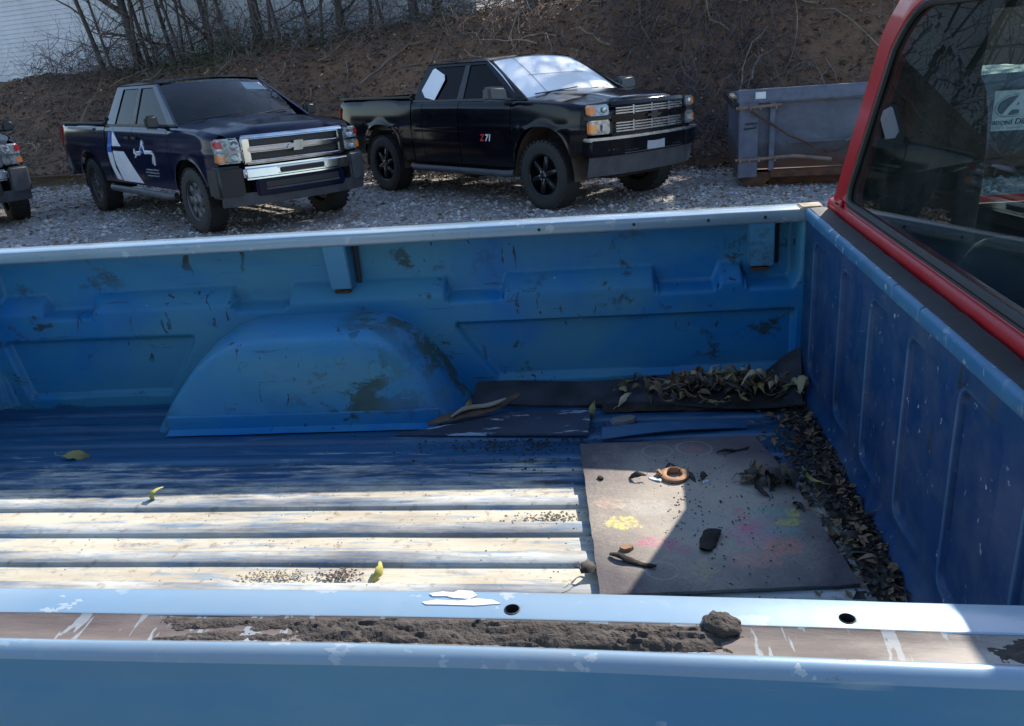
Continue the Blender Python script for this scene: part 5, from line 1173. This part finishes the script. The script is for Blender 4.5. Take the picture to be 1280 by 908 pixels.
# leaf meshes
def leaf_mesh(seed, L, wd, curl, mat, crump=.25):
    r_ = random.Random(seed); m = MB(); n, k = 9, 5; tw_ = r_.uniform(-.8, .8)
    def f(u, v):
        w_ = wd*math.sin(max(.02, min(.985, u))*math.pi)**.8*(1-.35*u)*(1+.18*math.sin(u*17+seed)); s_ = (v-.5)*2
        z = curl*L*(u-.5)**2+.42*wd*s_*s_*(.4+.8*u)*(1 if curl > 0 else -1)+crump*wd*fbm((u*4+seed, v*3, 2))*1.6
        a = tw_*u; return (L*(u-.5), s_*w_*math.cos(a)-z*math.sin(a)*.4, z+s_*w_*math.sin(a))
    m.grid(n, k, f)
    m.tube([(-L*.5, 0, f(.02, .5)[2]), (-L*.62, .01*r_.uniform(-1, 1), f(.02, .5)[2]+.006), (-L*.78, .02*r_.uniform(-1, 1), f(.02, .5)[2]+.004)], .0011, 4)
    zmin = min(p[2] for p in m.v); m.v = [(a, b, c-zmin) for a, b, c in m.v]
    o = m.build('leaf_source', mat, None, smooth=80); me = o.data; bpy.data.objects.remove(o); me.name = 'leaf'; return me
LV = {k: [leaf_mesh(10*i+j, rb.uniform(.045, .075), rb.uniform(.009, .019), rb.uniform(.3, 3.0)*rb.choice((1, -1)), M[k], .35) for j in range(7)] for i, k in enumerate(('leafbrown', 'leafolive', 'leafpale', 'leafdark', 'leafyellow'))}
def leaf(kind, x, y, z, label, group=None, rot=None, s=1.0):
    o = bpy.data.objects.new('leaf', rb.choice(LV[kind])); C.objects.link(o); o.location = W_(x, y, z)
    o.rotation_euler = rot or (rb.uniform(-.5, .5), rb.uniform(-.5, .5), rb.uniform(0, 6.3)); o.scale = (s, s, s); tag(o, label, 'leaf', group); return o
def pile_z(x, y): return ZF+.030+.030*math.exp(-((x+.24)/.17)**2)*math.exp(-((y-.75)/.07)**2)
for k in range(170):
    x = min(-.015, max(-.50, rb.gauss(-.23, .115))); y = min(.825+farY(x), max(.655, rb.gauss(.748, .045)))
    kd = rb.choice(('leafbrown', 'leafbrown', 'leafbrown', 'leafolive', 'leafolive', 'leafpale', 'leafdark', 'leafdark', 'leafyellow') if k % 9 == 0 else ('leafbrown', 'leafbrown', 'leafolive', 'leafpale', 'leafdark', 'leafdark'))
    leaf(kd, x, y, pile_z(x, y)+rb.uniform(-.004, .010), {'leafbrown': 'brown', 'leafolive': 'olive', 'leafpale': 'pale dry', 'leafdark': 'blackened', 'leafyellow': 'yellow'}[kd]+' withered leaf heaped on the rubber strip by the far bed wall', 'leaves heaped by the far bed wall', rot=(rb.gauss(0, .25), rb.gauss(0, .25), rb.uniform(0, 6.3)), s=rb.uniform(.55, .95))
m = MB(); m.grid(60, 18, lambda u, v: (lambda x, y: W_(x, y, ZF+.014+(pile_z(x, y)-ZF-.026)*sst(0, .2, v)*sst(0, .2, 1-v)+.010*fbm((x*22, y*22, 1))))(lerp(-.56, -.005, u), lerp(.665, .845, v)))
tag(m.build('leaf_mould', M['humus'], None, smooth=70), 'dark rotting leaf mould under the leaf heap', 'leaf mould', kind='stuff')
# rotting litter along the foot of the bulkhead
def hum(x, y): return max(0, .020*math.exp(-((x+.035)/.05)**2)*(1.0+.9*fbm((x*12, y*7, 3)))+.012*fbm((x*9, y*9, 8)))*(sst(-.34, -.05, y) if y < 0 else 1)
m = MB(); m.grid(36, 150, lambda u, v: (lambda x, y: W_(x, y, ZF+.001+hum(x, y)+.004*fbm((x*40, y*40, 5))))(lerp(-.22, -.002, u), lerp(-.42, .70, v)))
m.f = [f for f in m.f if hum(m.v[f[0]][0], m.v[f[0]][1]) > .0095]
tag(m.build('humus', M['humus'], None, smooth=70), 'crumbling dark leaf litter along the foot of the bulkhead', 'litter', kind='stuff')
m = MB()
for k in range(2400):
    x = -abs(rb.gauss(0, .065))-.006; y = rb.uniform(-.10, .66)-.15*rb.random()**2
    if x < -.24: continue
    if x < -.10-.08*(y > .0) and rb.random() < .7: continue
    leaf_quads(m, W_(x, y, TOP+hum(x, y)*.8+.002), rb.choice((.002, .003, .004, .006, .012))*rb.uniform(.7, 1.3), rb, None, .9)
tag(m.build('leaf_fragments', M['leafdark'], None, smooth=0), 'broken dark leaf fragments between the mat and the bulkhead', 'leaves', kind='stuff')
m = MB()
for k in range(420):
    x = -abs(rb.gauss(0, .07))-.006; y = rb.uniform(-.32, .66); leaf_quads(m, W_(x, y, TOP+hum(x, y)+.003), rb.choice((.003, .005, .009, .014))*rb.uniform(.7, 1.2), rb, None, .8)
tag(m.build('pale_leaf_fragments', M['leafbrown'], None, smooth=0), 'brown leaf bits between the mat and the bulkhead', 'leaves', kind='stuff')
for k in range(16):
    y = rb.uniform(-.25, .62); x = -abs(rb.gauss(.02, .06))-.012
    leaf(rb.choice(('leafdark', 'leafdark', 'leafbrown')), x, y, TOP+hum(x, y)*.7, 'shrivelled dark leaf at the foot of the bulkhead', 'leaves at the foot of the bulkhead', s=rb.uniform(.4, .75))
# clump of wet leaves on the mat
for k in range(26):
    x = rb.gauss(-.185, .034); y = rb.gauss(.262, .026); leaf(rb.choice(('leafdark', 'leafdark', 'leafdark', 'leafbrown')), x, y, on_mat(x, y)+rb.uniform(0, .012), 'shrivelled leaf in the dark clump on the mat', 'leaves clumped on the mat', s=rb.uniform(.6, 1.0))
for k, (x, y) in enumerate(((-.475, .272), (-.352, .278), (-.40, .325), (-.335, .268))):
    leaf('leafdark', x, y, on_mat(x, y), 'small black shrivelled leaf beside the rusty ring', 'leaves beside the ring', s=.6)
leaf('leafyellow', -1.636, .246, TOP, 'small yellow leaf with upright stalk on the floor ribs', rot=(.2, -1.0, 1.2), s=.7)
leaf('leafyellow', -1.008, -.070, TOP, 'folded yellow-green leaf on the sunlit floor near the rail', rot=(1.1, -.3, 1.4), s=.72)
leaf('leafolive', -1.985, .444, TOP, 'long olive leaf lying flat in the shaded bed floor', rot=(.05, .05, .1), s=1.2)
leaf('leafolive', -.935, .70, ZF+.02, 'olive leaf standing at the corner of the wheel house', rot=(.6, -1.2, .6), s=.9)
leaf('leafolive', -.585, .648, ZF+.03, 'olive leaf standing at the end of the dark board', rot=(.4, -1.25, 1.0), s=.8)
leaf('leafyellow', -.098, .262, TOP+.015, 'yellow-green leaf tip beside the dark clump', rot=(.2, -.3, 2.3), s=.8)
leaf('leafdark', -.585, -.072, TOP+.002, 'curled dark brown leaf at the left edge of the mat', rot=(.5, .3, 1.0), s=1.1)
leaf('leafbrown', -.59, -.055, TOP+.004, 'curled tan leaf beside the left edge of the mat', rot=(.9, .3, .4), s=.8)
# crumbs of dried silt
def crumbs(name, n, cx, cy, sx, sy, smin, smax, mat, label, fixed_top=TOP):
    m = MB()
    for _ in range(n):
        x, y = rb.gauss(cx, sx), rb.gauss(cy, sy); s = rb.uniform(smin, smax); z = fixed_top-.001; b = len(m.v); a = rb.uniform(0, 6.3); c, q = math.cos(a)*s, math.sin(a)*s
        m.v += [W_(x+c, y+q, z), W_(x-q, y+c, z), W_(x-c, y-q, z), W_(x+q, y-c, z), W_(x+c*.2, y, z+s*.8)]; m.f += [(b, b+1, b+4), (b+1, b+2, b+4), (b+2, b+3, b+4), (b+3, b, b+4)]
    tag(m.build(name, mat, None, smooth=0), label, 'crumbs', kind='stuff')
crumbs('silt_crumbs', 150, -1.20, -.082, .045, .008, .0012, .0038, M['silt'], 'heap of tan crumbs on the sunlit floor')
crumbs('silt_crumbs', 130, -1.075, -.076, .022, .009, .0012, .0042, M['stonebrown'], 'second heap of brown crumbs beside the yellow-green leaf')
crumbs('silt_crumbs', 120, -.66, .13, .035, .012, .0015, .005, M['silt'], 'tan crumbs on the ribs beside the mat')
crumbs('grit', 260, -1.1, .12, .55, .16, .001, .0026, M['stonebrown'], 'scattered grit on the sunlit floor ribs')
crumbs('dark_grit', 500, -.75, .49, .13, .06, .001, .005, M['humus'], 'dark grit on the shaded floor near the dark board')
crumbs('mat_grit', 500, -.38, .15, .14, .16, .0008, .0028, M['humus'], 'dark grit sprinkled on the mat', ZF+.0215)
# cracked mud in the near rail's channel
def crust(x, t):
    e = math.sin(t*math.pi)**.5
    a = .55+1.1*fbm((x*7, t*1.4, 3))+.55*fbm((x*30, t*5, 1))
    env = interp([(-1.02, -.5), (-.90, .10), (-.80, .05), (-.72, .45), (-.50, .42), (-.455, .25), (-.43, .0), (-.33, -.05), (-.29, -.25), (-.20, .15), (-.14, -.6)], x)
    crack = abs(fbm((x*16, t*2.2, 7)))*2
    return (a*.5+env-.25)*e*min(1, .25+crack*3.5)
m = MB(); NXc, NTc = 700, 15
m.grid(NXc, NTc, lambda u, v: (lambda x, t: W_(x, -.8450-.0335*t+nearY(x)+.0012*fbm((x*60, t*9, 2)), -.0016+max(-.0008, .0115*crust(x, t))+.0022*fbm((x*170, t*16, 4))))(lerp(-1.0, -.14, u), v))
hh = [crust(lerp(-1.0, -.14, i/(NXc-1)), j/(NTc-1)) for i in range(NXc) for j in range(NTc)]
m.f = [f for f in m.f if max(hh[i] for i in f) > .04]
tag(m.build('mud_crust', M['crust'], None, smooth=60), 'cracked grey-brown mud crust in the channel of the near rail', 'mud', kind='stuff')
# loose clod on the rail
m = MB()
def clod(u, v):
    a = u*2*math.pi; b = v*math.pi; d = Vector((math.cos(a)*math.sin(b), math.sin(a)*math.sin(b), math.cos(b))); r_ = 1+.45*fbm(d*1.7+Vector((4, 0, 0)))+.22*fbm(d*6)
    return W_(-.430+d.x*.0145*r_-.3*d.y*.008, -.853+d.y*.0135*r_, .003+d.z*.0065*r_)
m.grid(28, 16, clod, close=True)
tag(m.build('mud_clod', M['crust'], None, smooth=50), 'loose lump of dried mud on the near rail between its two holes', 'mud clod')

# pale silt drifted along the near end of the bulkhead
m = MB(); m.grid(60, 14, lambda u, v: (lambda y, t: W_(-.008-.07*t*(1+.9*fbm((y*9, 2, 1))), y, ZF+.012*(1-t)**1.5+.002*fbm((y*50, t*8, 4))))(lerp(-.50, .12, u), v))
tag(m.build('silt_drift', M['silt'], None, smooth=70), 'pale silt drifted along the foot of the bulkhead', 'silt', kind='stuff')

# twigs in the leaf heap
for k in range(9):
    x = rb.uniform(-.42, -.06); y = rb.uniform(.69, .80); a = rb.uniform(-.6, .6)+(1.5 if k % 3 == 0 else 0); L = rb.uniform(.06, .14); z = pile_z(x, y)+.012
    m = MB(); m.tube([W_(x+L*(t-.5)*math.cos(a), y+L*(t-.5)*math.sin(a)*.5, z+.010*math.sin(t*4+k)) for t in (0, .25, .5, .75, 1)], [.0022, .002, .0018, .0014, .0008], 5)
    tag(m.build('twig', M['twigpale'], None), 'thin pale twig lying in the leaf heap by the bed wall', 'twig', 'twigs in the leaf heap')
